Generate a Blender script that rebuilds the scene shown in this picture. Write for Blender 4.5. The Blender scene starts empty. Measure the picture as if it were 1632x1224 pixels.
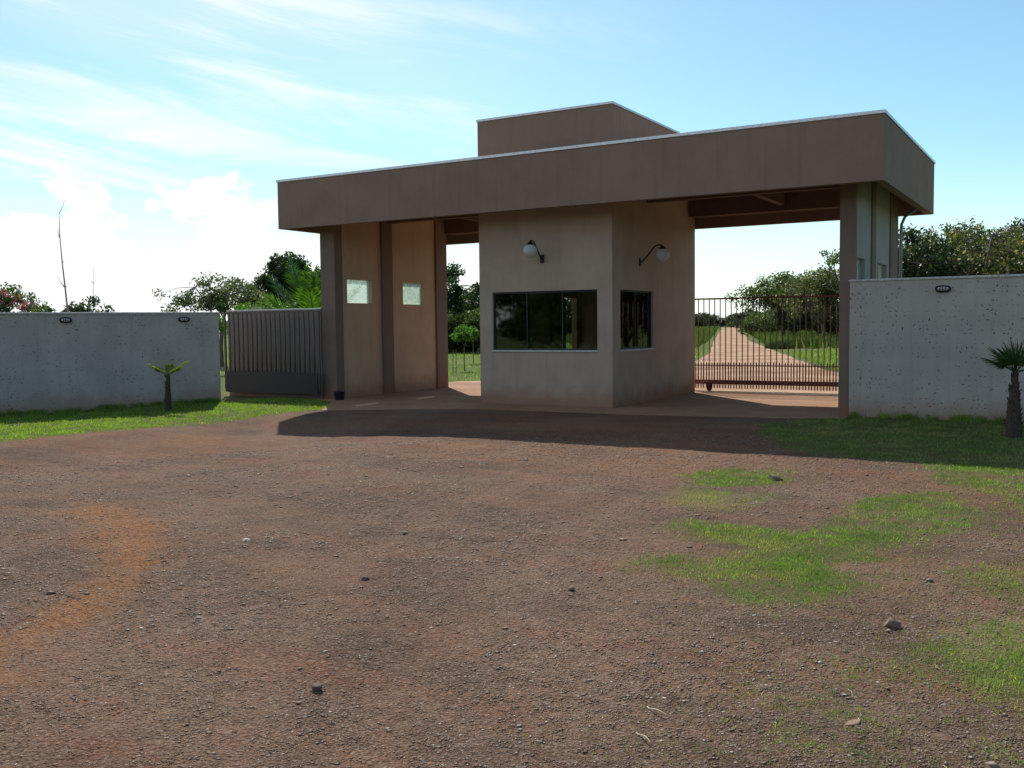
import bpy, math, random
import numpy as np
from mathutils import Matrix, Vector

S = bpy.context.scene
R = math.radians

# ------------------------------------------------------------------ camera
F_PX, W_PX = 1549.5, 1632.0
YAW, PITCH, ROLL = R(30.569), R(-3.377), R(-0.629)
EYE = 1.70
cam_d = bpy.data.cameras.new("camera")
cam = bpy.data.objects.new("camera", cam_d)
S.collection.objects.link(cam)
fwd = Vector((-math.sin(YAW) * math.cos(PITCH), math.cos(YAW) * math.cos(PITCH), math.sin(PITCH)))
rt = Vector((math.cos(YAW), math.sin(YAW), 0))
up = rt.cross(fwd)
cr, sr = math.cos(ROLL), math.sin(ROLL)
rt2, up2 = cr * rt + sr * up, -sr * rt + cr * up
m = Matrix((rt2, up2, -fwd)).transposed().to_4x4()
m.translation = (0, 0, EYE)
cam.matrix_world = m
cam_d.sensor_width = 36
cam_d.lens = F_PX / W_PX * 36
cam_d.clip_start = 0.1
cam_d.clip_end = 6000
S.camera = cam

# ------------------------------------------------------------------ light
S.view_settings.view_transform = 'Standard'
S.view_settings.look = 'None'
S.view_settings.exposure = 0.12
S.view_settings.gamma = 1
SUN_DIR = Vector((-0.73, 0.79, 1.0)).normalized()      # towards the sun
sun_d = bpy.data.lights.new("sun", 'SUN')
sun_d.energy = 5.0
sun_d.angle = R(0.5)
sun_d.color = (1.0, 0.93, 0.82)
sun = bpy.data.objects.new("sun", sun_d)
S.collection.objects.link(sun)
sun.rotation_euler = SUN_DIR.to_track_quat('Z', 'Y').to_euler()
sun.location = (0, 0, 30)

world = bpy.data.worlds.new("World")
S.world = world
world.use_nodes = True
wn, wl = world.node_tree.nodes, world.node_tree.links
wn.clear()


def N(nodes, t, **kw):
    n = nodes.new(t)
    for k, v in kw.items():
        if k.startswith('i_'):
            k = k[2:]
            key = int(k) if k.isdigit() else k.replace('_', ' ')
            n.inputs[key].default_value = v
        else:
            setattr(n, k, v)
    return n


def build_world():
    out = N(wn, 'ShaderNodeOutputWorld')
    bg = N(wn, 'ShaderNodeBackground')
    bg.inputs['Strength'].default_value = 0.10
    sky = N(wn, 'ShaderNodeTexSky', sky_type='NISHITA', sun_disc=False)
    sky.sun_elevation = math.asin(SUN_DIR.z)
    sky.sun_rotation = math.atan2(SUN_DIR.x, SUN_DIR.y)
    sky.altitude = 300
    sky.air_density = 1.0
    sky.dust_density = 0.45
    sky.ozone_density = 1.6
    tc = N(wn, 'ShaderNodeTexCoord')
    rot = N(wn, 'ShaderNodeMapping', vector_type='POINT')
    rot.inputs['Rotation'].default_value = (0, 0, -YAW)       # x = right, y = ahead of the facade view
    wl.new(tc.outputs['Generated'], rot.inputs['Vector'])
    sep = N(wn, 'ShaderNodeSeparateXYZ')
    wl.new(rot.outputs[0], sep.inputs[0])

    def math_(op, a, b=None, clamp=False):
        if op == 'MULTIPLY_ADD': op = 'MULTIPLY'
        n = N(wn, 'ShaderNodeMath', operation=op, use_clamp=clamp)
        for i, v in enumerate((a, b)):
            if v is None:
                continue
            if isinstance(v, (int, float)):
                n.inputs[i].default_value = v
            else:
                wl.new(v, n.inputs[i])
        return n.outputs[0]
    zz = math_('ADD', math_('MAXIMUM', sep.outputs[2], 0.0), 0.12)
    u = math_('DIVIDE', sep.outputs[0], zz)
    v = math_('DIVIDE', sep.outputs[1], zz)
    comb = N(wn, 'ShaderNodeCombineXYZ')
    wl.new(u, comb.inputs[0]); wl.new(v, comb.inputs[1])

    def noise(vec, scale, det, rough, sc=(1, 1, 1), rz=0, loc=(0, 0, 0), dist=0.0):
        mp = N(wn, 'ShaderNodeMapping')
        mp.inputs['Scale'].default_value = sc
        mp.inputs['Rotation'].default_value = (0, 0, rz)
        mp.inputs['Location'].default_value = loc
        wl.new(vec, mp.inputs[0])
        n = N(wn, 'ShaderNodeTexNoise')
        n.inputs['Scale'].default_value = scale
        n.inputs['Detail'].default_value = det
        n.inputs['Roughness'].default_value = rough
        n.inputs['Distortion'].default_value = dist
        wl.new(mp.outputs[0], n.inputs['Vector'])
        return n.outputs[0]

    def ramp(x, a, b):
        n = N(wn, 'ShaderNodeMapRange', interpolation_type='SMOOTHSTEP')
        wl.new(x, n.inputs[0])
        n.inputs[1].default_value = a; n.inputs[2].default_value = b
        return n.outputs[0]
    # cirrus: long streaks sinking gently towards the right, denser towards the left
    ry = N(wn, 'ShaderNodeMapping')
    ry.inputs['Rotation'].default_value = (0, R(-9), 0)
    wl.new(rot.outputs[0], ry.inputs[0])
    ci = noise(ry.outputs[0], 2.1, 7, 0.6, sc=(.9, .9, 8.0), loc=(4.1, 0.4, 3.3), dist=0.5)
    ci2 = noise(ry.outputs[0], 1.2, 5, 0.55, sc=(.8, .8, 3.0), loc=(7.3, 1.4, 0.7), dist=0.3)
    left = ramp(sep.outputs[0], 0.30, -0.45)
    cir = math_('ADD', math_('MULTIPLY', ramp(ci, 0.46, 0.66), math_('MULTIPLY_ADD', left, 0.95)), math_('MULTIPLY', ramp(ci2, .35, .65), math_('MULTIPLY_ADD', left, 0.4)), clamp=True)
    # veil of thin cloud towards the horizon and left
    hz = ramp(sep.outputs[2], 0.17, 0.0)
    veil = math_('MULTIPLY', hz, math_('ADD', math_('MULTIPLY', ramp(sep.outputs[0], 0.4, -0.1), 0.35), 0.6))
    # low cumulus bank at the left horizon
    cu = noise(rot.outputs[0], 3.6, 6, 0.55, sc=(1, 1, 1.8), loc=(0.37, 0.2, 0.1), dist=0.25)
    lowm = math_('MULTIPLY', ramp(math_('ADD', sep.outputs[2], math_('MULTIPLY', math_('SUBTRACT', cu, 0.5), -0.32)), 0.114, 0.106), ramp(sep.outputs[0], 0.05, -0.3))
    cum = lowm
    tot = math_('MAXIMUM', math_('MAXIMUM', cir, cum), veil, clamp=True)
    mix = N(wn, 'ShaderNodeMix', data_type='RGBA')
    wl.new(tot, mix.inputs[0])
    skyc = N(wn, 'ShaderNodeMix', data_type='RGBA', blend_type='MULTIPLY')
    skyc.inputs[0].default_value = 1.0
    wl.new(sky.outputs[0], skyc.inputs[6])
    skyc.inputs[7].default_value = (1.02, 1.30, 1.24, 1)
    wl.new(skyc.outputs[2], mix.inputs[6])
    mix.inputs[7].default_value = (9.6, 9.9, 9.9, 1)
    wl.new(mix.outputs[2], bg.inputs[0])
    wl.new(bg.outputs[0], out.inputs[0])


build_world()

# ------------------------------------------------------------------ helpers
COL = S.collection
rng = np.random.default_rng(7)
random.seed(7)


def at(u, dist):
    """ground position seen at bearing of photo column u, dist metres from the camera"""
    b = YAW - math.atan((u - 816) / F_PX)
    return -math.sin(b) * dist, math.cos(b) * dist


def sstep(a, b, x):
    t = np.clip((x - a) / (b - a), 0, 1)
    return t * t * (3 - 2 * t)


def ground_z(x, y):
    return -(0.07 + 0.13 * np.exp(-((x + 12.2) / 2.2) ** 2)) * sstep(15.2, 12.9, y)


_lat = np.random.default_rng(3).random((256, 256))


def vnoise(x, y, s, seed=0):
    x = np.asarray(x) * s + seed * 17.3 + 1000; y = np.asarray(y) * s + seed * 9.1 + 1000
    xi, yi = np.floor(x).astype(int), np.floor(y).astype(int)
    fx, fy = x - xi, y - yi
    fx = fx * fx * (3 - 2 * fx); fy = fy * fy * (3 - 2 * fy)
    g = lambda a, b: _lat[a % 256, b % 256]
    return (g(xi, yi) * (1 - fx) + g(xi + 1, yi) * fx) * (1 - fy) + (g(xi, yi + 1) * (1 - fx) + g(xi + 1, yi + 1) * fx) * fy


def fbm(x, y, s, seed=0, o=4):
    r, a, t = 0, 1.0, 0
    for i in range(o):
        r = r + a * vnoise(x, y, s * 2 ** i, seed + i); t += a; a *= .55
    return r / t


def inpoly(x, y, poly):
    x = np.asarray(x); y = np.asarray(y)
    r = np.zeros(x.shape, bool)
    n = len(poly)
    for i in range(n):
        x0, y0 = poly[i]; x1, y1 = poly[(i + 1) % n]
        c = ((y0 > y) != (y1 > y)) & (x < (x1 - x0) * (y - y0) / ((y1 - y0) or 1e-9) + x0)
        r ^= c
    return r


def mesh_np(name, v, f, mat=None, parent=None, smooth=False):
    """v (n,3), f (m,k) with constant k"""
    v = np.asarray(v, np.float32); f = np.asarray(f, np.int32)
    me = bpy.data.meshes.new(name)
    me.vertices.add(len(v)); me.vertices.foreach_set('co', v.ravel())
    me.loops.add(f.size); me.loops.foreach_set('vertex_index', f.ravel())
    me.polygons.add(len(f))
    me.polygons.foreach_set('loop_start', np.arange(0, f.size, f.shape[1], dtype=np.int32))
    me.polygons.foreach_set('loop_total', np.full(len(f), f.shape[1], np.int32))
    me.update(calc_edges=True)
    if smooth:
        me.polygons.foreach_set('use_smooth', np.ones(len(f), bool))
    if mat:
        me.materials.append(mat)
    o = bpy.data.objects.new(name, me)
    COL.objects.link(o)
    if parent:
        o.parent = parent
    return o


class MB:
    def __init__(s):
        s.v, s.f = [], []

    def add(s, v, f):
        b = len(s.v); s.v += [tuple(p) for p in v]; s.f += [tuple(b + i for i in q) for q in f]
        return s

    def box(s, x0, x1, y0, y1, z0, z1):
        v = [(x, y, z) for z in (z0, z1) for y in (y0, y1) for x in (x0, x1)]
        return s.add(v, [(0, 2, 3, 1), (4, 5, 7, 6), (0, 1, 5, 4), (2, 6, 7, 3), (0, 4, 6, 2), (1, 3, 7, 5)])

    def tube(s, pts, rad, n=8, cap=True):
        pts = [Vector(p) for p in pts]
        if not hasattr(rad, '__len__'):
            rad = [rad] * len(pts)
        b = len(s.v); prev = None
        for i, p in enumerate(pts):
            d = (pts[min(i + 1, len(pts) - 1)] - pts[max(i - 1, 0)]).normalized()
            if prev is None:
                a = d.cross(Vector((0.31, 0.17, 0.94)))
                if a.length < .1: a = d.cross(Vector((1, 0, 0)))
            else:
                a = prev - d * prev.dot(d)
            a.normalize(); prev = a; c = d.cross(a)
            for k in range(n):
                t = 2 * math.pi * k / n
                s.v.append(tuple(p + (a * math.cos(t) + c * math.sin(t)) * rad[i]))
        for i in range(len(pts) - 1):
            for k in range(n):
                k2 = (k + 1) % n
                s.f.append((b + i * n + k, b + i * n + k2, b + (i + 1) * n + k2, b + (i + 1) * n + k))
        if cap:
            s.f.append(tuple(b + k for k in range(n))[::-1])
            s.f.append(tuple(b + (len(pts) - 1) * n + k for k in range(n)))
        return s

    def lathe(s, c, prof, n=16, axis='z'):
        b = len(s.v)
        for r, h in prof:
            for k in range(n):
                t = 2 * math.pi * k / n
                p = (r * math.cos(t), r * math.sin(t), h)
                if axis == 'y': p = (p[0], p[2], p[1])
                s.v.append((c[0] + p[0], c[1] + p[1], c[2] + p[2]))
        for i in range(len(prof) - 1):
            for k in range(n):
                k2 = (k + 1) % n
                s.f.append((b + i * n + k, b + i * n + k2, b + (i + 1) * n + k2, b + (i + 1) * n + k))
        return s

    def wall(s, along, a0, a1, t0, t1, z0, z1, holes=()):
        """wall running along 'x' or 'y', between t0..t1 across, with rectangular holes (a0,a1,z0,z1)"""
        us = sorted({a0, a1} | {h[0] for h in holes} | {h[1] for h in holes})
        zs = sorted({z0, z1} | {h[2] for h in holes} | {h[3] for h in holes})
        solid = {}
        for i in range(len(us) - 1):
            for j in range(len(zs) - 1):
                cu, cz = (us[i] + us[i + 1]) / 2, (zs[j] + zs[j + 1]) / 2
                solid[i, j] = not any(h[0] < cu < h[1] and h[2] < cz < h[3] for h in holes)
        P = (lambda a, t, z: (a, t, z)) if along == 'x' else (lambda a, t, z: (t, a, z))
        fl = along == 'x'

        def q(ps):
            b = len(s.v); s.v += ps
            s.f.append((b, b + 1, b + 2, b + 3))
        for (i, j), so in solid.items():
            if not so: continue
            u0, u1, w0, w1 = us[i], us[i + 1], zs[j], zs[j + 1]
            q([P(u0, t0, w0), P(u1, t0, w0), P(u1, t0, w1), P(u0, t0, w1)])
            q([P(u0, t1, w0), P(u0, t1, w1), P(u1, t1, w1), P(u1, t1, w0)])
            if not solid.get((i - 1, j)): q([P(u0, t0, w0), P(u0, t0, w1), P(u0, t1, w1), P(u0, t1, w0)])
            if not solid.get((i + 1, j)): q([P(u1, t0, w0), P(u1, t1, w0), P(u1, t1, w1), P(u1, t0, w1)])
            if not solid.get((i, j - 1)): q([P(u0, t0, w0), P(u0, t1, w0), P(u1, t1, w0), P(u1, t0, w0)])
            if not solid.get((i, j + 1)): q([P(u0, t0, w1), P(u1, t0, w1), P(u1, t1, w1), P(u0, t1, w1)])
        return s

    def build(s, name, mat, parent=None, bevel=0, smooth=False, weld=False):
        me = bpy.data.meshes.new(name)
        me.from_pydata(s.v, [], s.f)
        import bmesh
        bm = bmesh.new(); bm.from_mesh(me)
        if weld: bmesh.ops.remove_doubles(bm, verts=bm.verts, dist=1e-4)
        bmesh.ops.recalc_face_normals(bm, faces=bm.faces)
        bm.to_mesh(me); bm.free()
        me.materials.append(mat)
        o = bpy.data.objects.new(name, me)
        COL.objects.link(o)
        if smooth:
            me.polygons.foreach_set('use_smooth', np.ones(len(me.polygons), bool))
        if bevel:
            md = o.modifiers.new('bevel', 'BEVEL'); md.width = bevel; md.segments = 2; md.limit_method = 'ANGLE'
        if parent is not None:
            o.parent = parent
            o.matrix_parent_inverse = parent_inv.get(parent.name, Matrix())
        return o


parent_inv = {}


def empty(name, loc=(0, 0, 0), rz=0, world_parts=True):
    """an Empty at a thing's base; world_parts: its parts are given in world coordinates"""
    o = bpy.data.objects.new(name, None)
    COL.objects.link(o)
    o.location = loc; o.rotation_euler = (0, 0, rz)
    o.empty_display_size = 0.2
    if world_parts:
        parent_inv[o.name] = (Matrix.Translation(loc) @ Matrix.Rotation(rz, 4, 'Z')).inverted()
    return o


def tag(o, label=None, cat=None, group=None, kind=None):
    if label: o['label'] = label
    if cat: o['category'] = cat
    if group: o['group'] = group
    if kind: o['kind'] = kind
    return o


def child(o, p):
    """re-parent a world-coordinate part under a part that is itself unmoved"""
    o.parent = p
    o.matrix_parent_inverse = Matrix()
    return o


# ------------------------------------------------------------------ materials
class Sh:
    def __init__(s, name):
        s.m = bpy.data.materials.new(name); s.m.use_nodes = True
        s.n, s.l = s.m.node_tree.nodes, s.m.node_tree.links
        s.n.clear()
        s.out = s.n.new('ShaderNodeOutputMaterial')
        s.tc = s.n.new('ShaderNodeTexCoord')
        s.obj = s.tc.outputs['Object']

    def link(s, a, b):
        if isinstance(a, (int, float)): b.default_value = a
        elif isinstance(a, tuple): b.default_value = a if len(a) == 4 or b.type == 'VECTOR' else a + (1,)
        else: s.l.new(a, b)

    def map(s, sc=(1, 1, 1), rot=(0, 0, 0), loc=(0, 0, 0), vec=None):
        n = s.n.new('ShaderNodeMapping')
        n.inputs['Scale'].default_value = sc; n.inputs['Rotation'].default_value = rot; n.inputs['Location'].default_value = loc
        s.l.new(vec or s.obj, n.inputs[0]); return n.outputs[0]

    def noise(s, scale, det=4, rough=.55, vec=None, dist=0, col=False):
        n = s.n.new('ShaderNodeTexNoise')
        n.inputs['Scale'].default_value = scale; n.inputs['Detail'].default_value = det
        n.inputs['Roughness'].default_value = rough; n.inputs['Distortion'].default_value = dist
        s.l.new(vec or s.obj, n.inputs['Vector']); return n.outputs[1 if col else 0]

    def vor(s, scale, vec=None, feat='F1', out='Distance', dims='3D'):
        n = s.n.new('ShaderNodeTexVoronoi'); n.feature = feat; n.voronoi_dimensions = dims
        n.inputs['Scale'].default_value = scale
        s.l.new(vec or s.obj, n.inputs['Vector']); return n.outputs[out]

    def rng(s, x, a, b, lo=0, hi=1, smooth=True):
        n = s.n.new('ShaderNodeMapRange')
        if smooth: n.interpolation_type = 'SMOOTHSTEP'
        s.l.new(x, n.inputs[0])
        for i, v in enumerate((a, b, lo, hi)): n.inputs[i + 1].default_value = v
        return n.outputs[0]

    def math(s, op, a, b=0.0, c=None, clamp=False):
        n = s.n.new('ShaderNodeMath'); n.operation = op; n.use_clamp = clamp
        s.link(a, n.inputs[0]); s.link(b, n.inputs[1])
        if c is not None: s.link(c, n.inputs[2])
        return n.outputs[0]

    def mix(s, f, a, b, mode='MIX'):
        n = s.n.new('ShaderNodeMix'); n.data_type = 'RGBA'; n.blend_type = mode
        s.link(f, n.inputs[0]); s.link(a, n.inputs[6]); s.link(b, n.inputs[7]); return n.outputs[2]

    def attr(s, name, out='Fac'):
        n = s.n.new('ShaderNodeAttribute'); n.attribute_name = name; return n.outputs[out]

    def bump(s, h, strength=.5, dist=.01, normal=None):
        n = s.n.new('ShaderNodeBump'); n.inputs['Strength'].default_value = strength; n.inputs['Distance'].default_value = dist
        s.l.new(h, n.inputs['Height'])
        if normal is not None: s.l.new(normal, n.inputs['Normal'])
        return n.outputs[0]

    def pbsdf(s, col, rough=.8, normal=None, metal=0, spec=.4, **kw):
        n = s.n.new('ShaderNodeBsdfPrincipled')
        s.link(col, n.inputs['Base Color']); s.link(rough, n.inputs['Roughness'])
        n.inputs['Metallic'].default_value = metal; n.inputs['Specular IOR Level'].default_value = spec
        if normal is not None: s.l.new(normal, n.inputs['Normal'])
        for k, v in kw.items(): s.link(v, n.inputs[k.replace('_', ' ')])
        return n.outputs[0]

    def done(s, sh):
        s.l.new(sh, s.out.inputs[0]); return s.m


def stucco(name, c, stain=(.3, .13, .07), grain=110, bs=.5, dirt=.5, vary=.07, marks=0):
    s = Sh(name)
    a = s.noise(1.3, 5, .6)
    b = s.noise(grain, 3, .7)
    big = s.noise(9, 4, .6, vec=s.map((1, 1, .35)))
    dk = tuple(x * (1 - vary) for x in c); lt = tuple(min(1, x * (1 + vary)) for x in c)
    col = s.mix(s.rng(a, .35, .65), dk, lt)
    col = s.mix(s.rng(big, .45, .75, 0, .12), col, tuple(x * .72 for x in c))
    col = s.mix(s.rng(b, .3, .7, .0, .3), col, tuple(x * .8 for x in c))
    # faint rain streaks running down the face
    stk = s.noise(5, 4, .6, vec=s.map((1.6, 1.6, .09)))
    col = s.mix(s.rng(stk, .52, .72, 0, .28), col, tuple(x * .62 for x in c))
    # splash of red dust near the ground (a real stain that stays put)
    g = s.n.new('ShaderNodeNewGeometry'); sp = s.n.new('ShaderNodeSeparateXYZ'); s.l.new(g.outputs['Position'], sp.inputs[0])
    z = s.math('ADD', sp.outputs[2], s.math('MULTIPLY', s.noise(3.5, 4, .6), -.5))
    col = s.mix(s.math('MULTIPLY', s.rng(z, .25, -.25), dirt), col, stain)
    h = s.math('ADD', s.noise(grain, 3, .6), s.math('MULTIPLY', s.noise(grain * .3, 2, .5), .8))
    nrm = s.bump(h, bs, .004)
    if marks:
        # elongated gouges of the trowelled finish, one per cell at a random angle
        p2 = s.map((11.5, 0, 12.5)); sw = s.n.new('ShaderNodeSeparateXYZ'); s.l.new(p2, sw.inputs[0])
        cb = s.n.new('ShaderNodeCombineXYZ'); s.l.new(sw.outputs[0], cb.inputs[0]); s.l.new(sw.outputs[2], cb.inputs[1])
        wob = s.n.new('ShaderNodeVectorMath'); wob.operation = 'MULTIPLY_ADD'
        s.l.new(s.noise(6, 2, .5, col=True), wob.inputs[0]); wob.inputs[1].default_value = (.35, .35, 0); s.l.new(cb.outputs[0], wob.inputs[2])
        v = s.n.new('ShaderNodeTexVoronoi'); v.voronoi_dimensions = '2D'; v.inputs['Scale'].default_value = 1
        s.l.new(wob.outputs[0], v.inputs['Vector'])
        d = s.n.new('ShaderNodeVectorMath'); d.operation = 'SUBTRACT'
        s.l.new(wob.outputs[0], d.inputs[0]); s.l.new(v.outputs['Position'], d.inputs[1])
        sc = s.n.new('ShaderNodeSeparateColor'); s.l.new(v.outputs['Color'], sc.inputs[0])
        vr = s.n.new('ShaderNodeVectorRotate'); vr.rotation_type = 'Z_AXIS'
        s.l.new(d.outputs[0], vr.inputs['Vector']); s.l.new(s.math('MULTIPLY', sc.outputs[0], 3.1), vr.inputs['Angle'])
        st = s.n.new('ShaderNodeVectorMath'); st.operation = 'MULTIPLY'; st.inputs[1].default_value = (1.0, 3.2, 1)
        s.l.new(vr.outputs[0], st.inputs[0])
        ln = s.n.new('ShaderNodeVectorMath'); ln.operation = 'LENGTH'; s.l.new(st.outputs[0], ln.inputs[0])
        rad = s.math('MULTIPLY', s.rng(sc.outputs[1], .0, 1.0, 0, .42, False), s.rng(s.noise(1.6, 4, .7), .34, .6, .3, 1))
        mk = s.rng(s.math('SUBTRACT', rad, ln.outputs['Value']), -.03, .14)
        mk = s.math('MULTIPLY', mk, s.rng(s.noise(60, 2, .6), .3, .55, .4, 1))
        col = s.mix(s.math('MULTIPLY', mk, marks), col, (.035, .028, .022))
        nrm = s.bump(s.math('SUBTRACT', 1.0, mk), .6, .006, nrm)
    return s.done(s.pbsdf(col, .88, nrm, spec=.25))


M = {}
M['fascia'] = stucco('taupe_render', (.265, .18, .142), dirt=0, grain=90, bs=.6)
M['pillar'] = stucco('taupe_pillar_render', (.22, .16, .132), dirt=.7)
M['booth'] = stucco('cream_render', (.45, .35, .28), dirt=.7)
M['panel'] = stucco('beige_render', (.55, .395, .28), dirt=.6)
M['whitewall'] = stucco('grey_white_textured_render', (.45, .415, .38), dirt=.5, marks=.95, grain=80, vary=.08)
M['greywall'] = stucco('grey_rough_render', (.47, .425, .39), dirt=.5, marks=.8, grain=70, vary=.1)
M['outer'] = stucco('pale_outer_render', (.36, .33, .31), dirt=.4)
M['gatewall'] = stucco('darker_short_wall_render', (.26, .225, .205), dirt=.5, marks=.3, grain=70)  # darker base tone than the other boundary walls
M['ceil'] = stucco('ceiling_render', (.5, .4, .32), dirt=0)
M['beam'] = stucco('brown_beam_render', (.15, .10, .085), dirt=0)


def simple(name, c, rough=.5, metal=0, vary=.2, scale=20, bump=.1, spec=.5):
    s = Sh(name)
    a = s.noise(scale, 4, .6)
    col = s.mix(s.rng(a, .35, .65), tuple(x * (1 - vary) for x in c), tuple(min(1, x * (1 + vary)) for x in c))
    return s.done(s.pbsdf(col, s.rng(a, .3, .7, max(.05, rough - .1), min(1, rough + .1)), s.bump(s.noise(scale * 5, 3, .6), bump, .002), metal, spec))


M['flash'] = simple('galvanised_flashing', (.55, .57, .6), .38, .8)
M['coping'] = simple('light_coping', (.5, .5, .5), .5)
M['darkmetal'] = simple('dark_bronze_frame', (.05, .048, .045), .4, .4)
M['alu'] = simple('window_aluminium', (.035, .04, .045), .4, .5)
M['lampmetal'] = simple('black_lamp_metal', (.02, .02, .022), .4, .5)
M['gatered'] = simple('red_oxide_gate_paint', (.15, .055, .042), .5, .1)
M['gatebrown'] = simple('grey_brown_gate_paint', (.12, .09, .078), .55, .1)
M['gatesheet'] = simple('dark_gate_sheet', (.035, .028, .03), .6, .1)
M['white'] = simple('white_pvc', (.7, .7, .68), .4)
M['bin'] = simple('dark_blue_plastic', (.012, .014, .028), .5)
M['dark_int'] = simple('booth_interior', (.16, .14, .12), .9)
M['concrete'] = simple('rail_concrete', (.45, .4, .33), .9)
M['wood'] = simple('grey_stake', (.16, .12, .09), .9)


def glass_mat(name, tint, gl=.10, rough=.03):
    s = Sh(name)
    t = s.n.new('ShaderNodeBsdfTransparent'); t.inputs[0].default_value = tint + (1,)
    g = s.n.new('ShaderNodeBsdfGlossy'); g.inputs['Roughness'].default_value = rough
    s.l.new(s.bump(s.noise(2.5, 2, .5), .02, .01), g.inputs['Normal'])
    lw = s.n.new('ShaderNodeFresnel'); lw.inputs[0].default_value = 1.5
    mx = s.n.new('ShaderNodeMixShader'); s.l.new(s.math('MULTIPLY_ADD', lw.outputs[0], 1.0, gl), mx.inputs[0])
    s.l.new(t.outputs[0], mx.inputs[1]); s.l.new(g.outputs[0], mx.inputs[2])
    return s.done(mx.outputs[0])


M['glass'] = glass_mat('tinted_window_glass', (.55, .62, .60), .035)


def glassblock():
    s = Sh('glass_block')
    t = s.n.new('ShaderNodeBsdfTransparent'); t.inputs[0].default_value = (.88, .95, .92, 1)
    tr = s.n.new('ShaderNodeBsdfTranslucent'); tr.inputs[0].default_value = (.72, .85, .78, 1)
    d = s.n.new('ShaderNodeBsdfDiffuse'); d.inputs[0].default_value = (.5, .58, .53, 1)
    g = s.n.new('ShaderNodeBsdfGlossy'); g.inputs['Roughness'].default_value = .15
    nz = s.bump(s.noise(14, 3, .6), .8, .02)
    for n in (tr, g, d): s.l.new(nz, n.inputs['Normal'])
    m1 = s.n.new('ShaderNodeMixShader'); s.l.new(s.rng(s.noise(11, 3, .6), .3, .7, .3, .6), m1.inputs[0])
    s.l.new(t.outputs[0], m1.inputs[1]); s.l.new(tr.outputs[0], m1.inputs[2])
    m2 = s.n.new('ShaderNodeMixShader'); m2.inputs[0].default_value = .12
    s.l.new(m1.outputs[0], m2.inputs[1]); s.l.new(d.outputs[0], m2.inputs[2])
    m3 = s.n.new('ShaderNodeMixShader'); m3.inputs[0].default_value = .08
    s.l.new(m2.outputs[0], m3.inputs[1]); s.l.new(g.outputs[0], m3.inputs[2])
    return s.done(m3.outputs[0])


M['block'] = glassblock()


def globe_mat():
    s = Sh('frosted_globe')
    d = s.pbsdf((.72, .72, .72), .25, spec=.5)
    tr = s.n.new('ShaderNodeBsdfTranslucent'); tr.inputs[0].default_value = (.75, .75, .75, 1)
    mx = s.n.new('ShaderNodeMixShader'); mx.inputs[0].default_value = .45
    s.l.new(d, mx.inputs[1]); s.l.new(tr.outputs[0], mx.inputs[2])
    return s.done(mx.outputs[0])


M['globe'] = globe_mat()


def leaf_mat(name, c1, c2, trans=.45, c3=None, scale=1.2, dry=None):
    s = Sh(name)
    geo = s.n.new('ShaderNodeNewGeometry')
    r = geo.outputs['Random Per Island']
    col = s.mix(r, c1, c2)
    if c3: col = s.mix(s.rng(r, .86, .9), col, c3)
    col = s.mix(s.rng(s.noise(scale, 3, .6), .35, .65, 0, .5), col, tuple(x * .5 for x in c1))
    if dry: col = s.mix(s.rng(s.noise(.9, 4, .65, vec=s.map(loc=(3, 8, 0))), .48, .66, 0, .6), col, dry)
    p = s.pbsdf(col, .5, spec=.35)
    tr = s.n.new('ShaderNodeBsdfTranslucent')
    s.l.new(s.mix(1.0, col, (1.25, 1.35, .6), 'MULTIPLY'), tr.inputs[0])
    mx = s.n.new('ShaderNodeMixShader'); mx.inputs[0].default_value = trans
    s.l.new(p, mx.inputs[1]); s.l.new(tr.outputs[0], mx.inputs[2])
    return s.done(mx.outputs[0])


M['leaf_mid'] = leaf_mat('mid_green_leaves', (.05, .09, .025), (.10, .15, .045), .5)
M['leaf_dark'] = leaf_mat('dark_green_leaves', (.022, .048, .02), (.05, .085, .035), .4)
M['leaf_pale'] = leaf_mat('pale_feathery_leaves', (.06, .09, .05), (.12, .15, .08), .5)
M['leaf_bright'] = leaf_mat('bright_green_fronds', (.06, .16, .02), (.10, .22, .03), .5)
M['leaf_pink'] = leaf_mat('pink_blossom', (.35, .10, .2), (.5, .2, .32), .4)
M['leaf_mixed'] = leaf_mat('green_and_dry_leaves', (.045, .075, .03), (.13, .13, .06), .5, (.38, .30, .22))
M['leaf_palm'] = leaf_mat('fan_palm_leaves', (.03, .07, .025), (.07, .115, .04), .4)
M['leaf_yellow'] = leaf_mat('yellow_green_fronds', (.12, .18, .02), (.25, .28, .04), .5)
M['grassblade'] = leaf_mat('lawn_grass_blades', (.11, .22, .05), (.20, .33, .085), .5, (.48, .42, .24), 2.0, dry=(.38, .34, .17))
M['lawnblade'] = leaf_mat('green_lawn_blades', (.17, .32, .04), (.30, .46, .07), .5, (.42, .40, .18), 2.0)
M['tallgrass'] = leaf_mat('tall_roadside_grass', (.05, .10, .02), (.11, .16, .04), .4, (.22, .2, .08), .4)
M['bark'] = simple('grey_brown_bark', (.13, .10, .08), .95, vary=.35, scale=12, bump=.6)
M['bark_pale'] = simple('pale_dead_bark', (.25, .19, .17), .95, vary=.25, scale=12, bump=.5)
M['palmtrunk'] = simple('fibrous_palm_trunk', (.06, .045, .035), 1.0, vary=.5, scale=40, bump=1.0)


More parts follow.
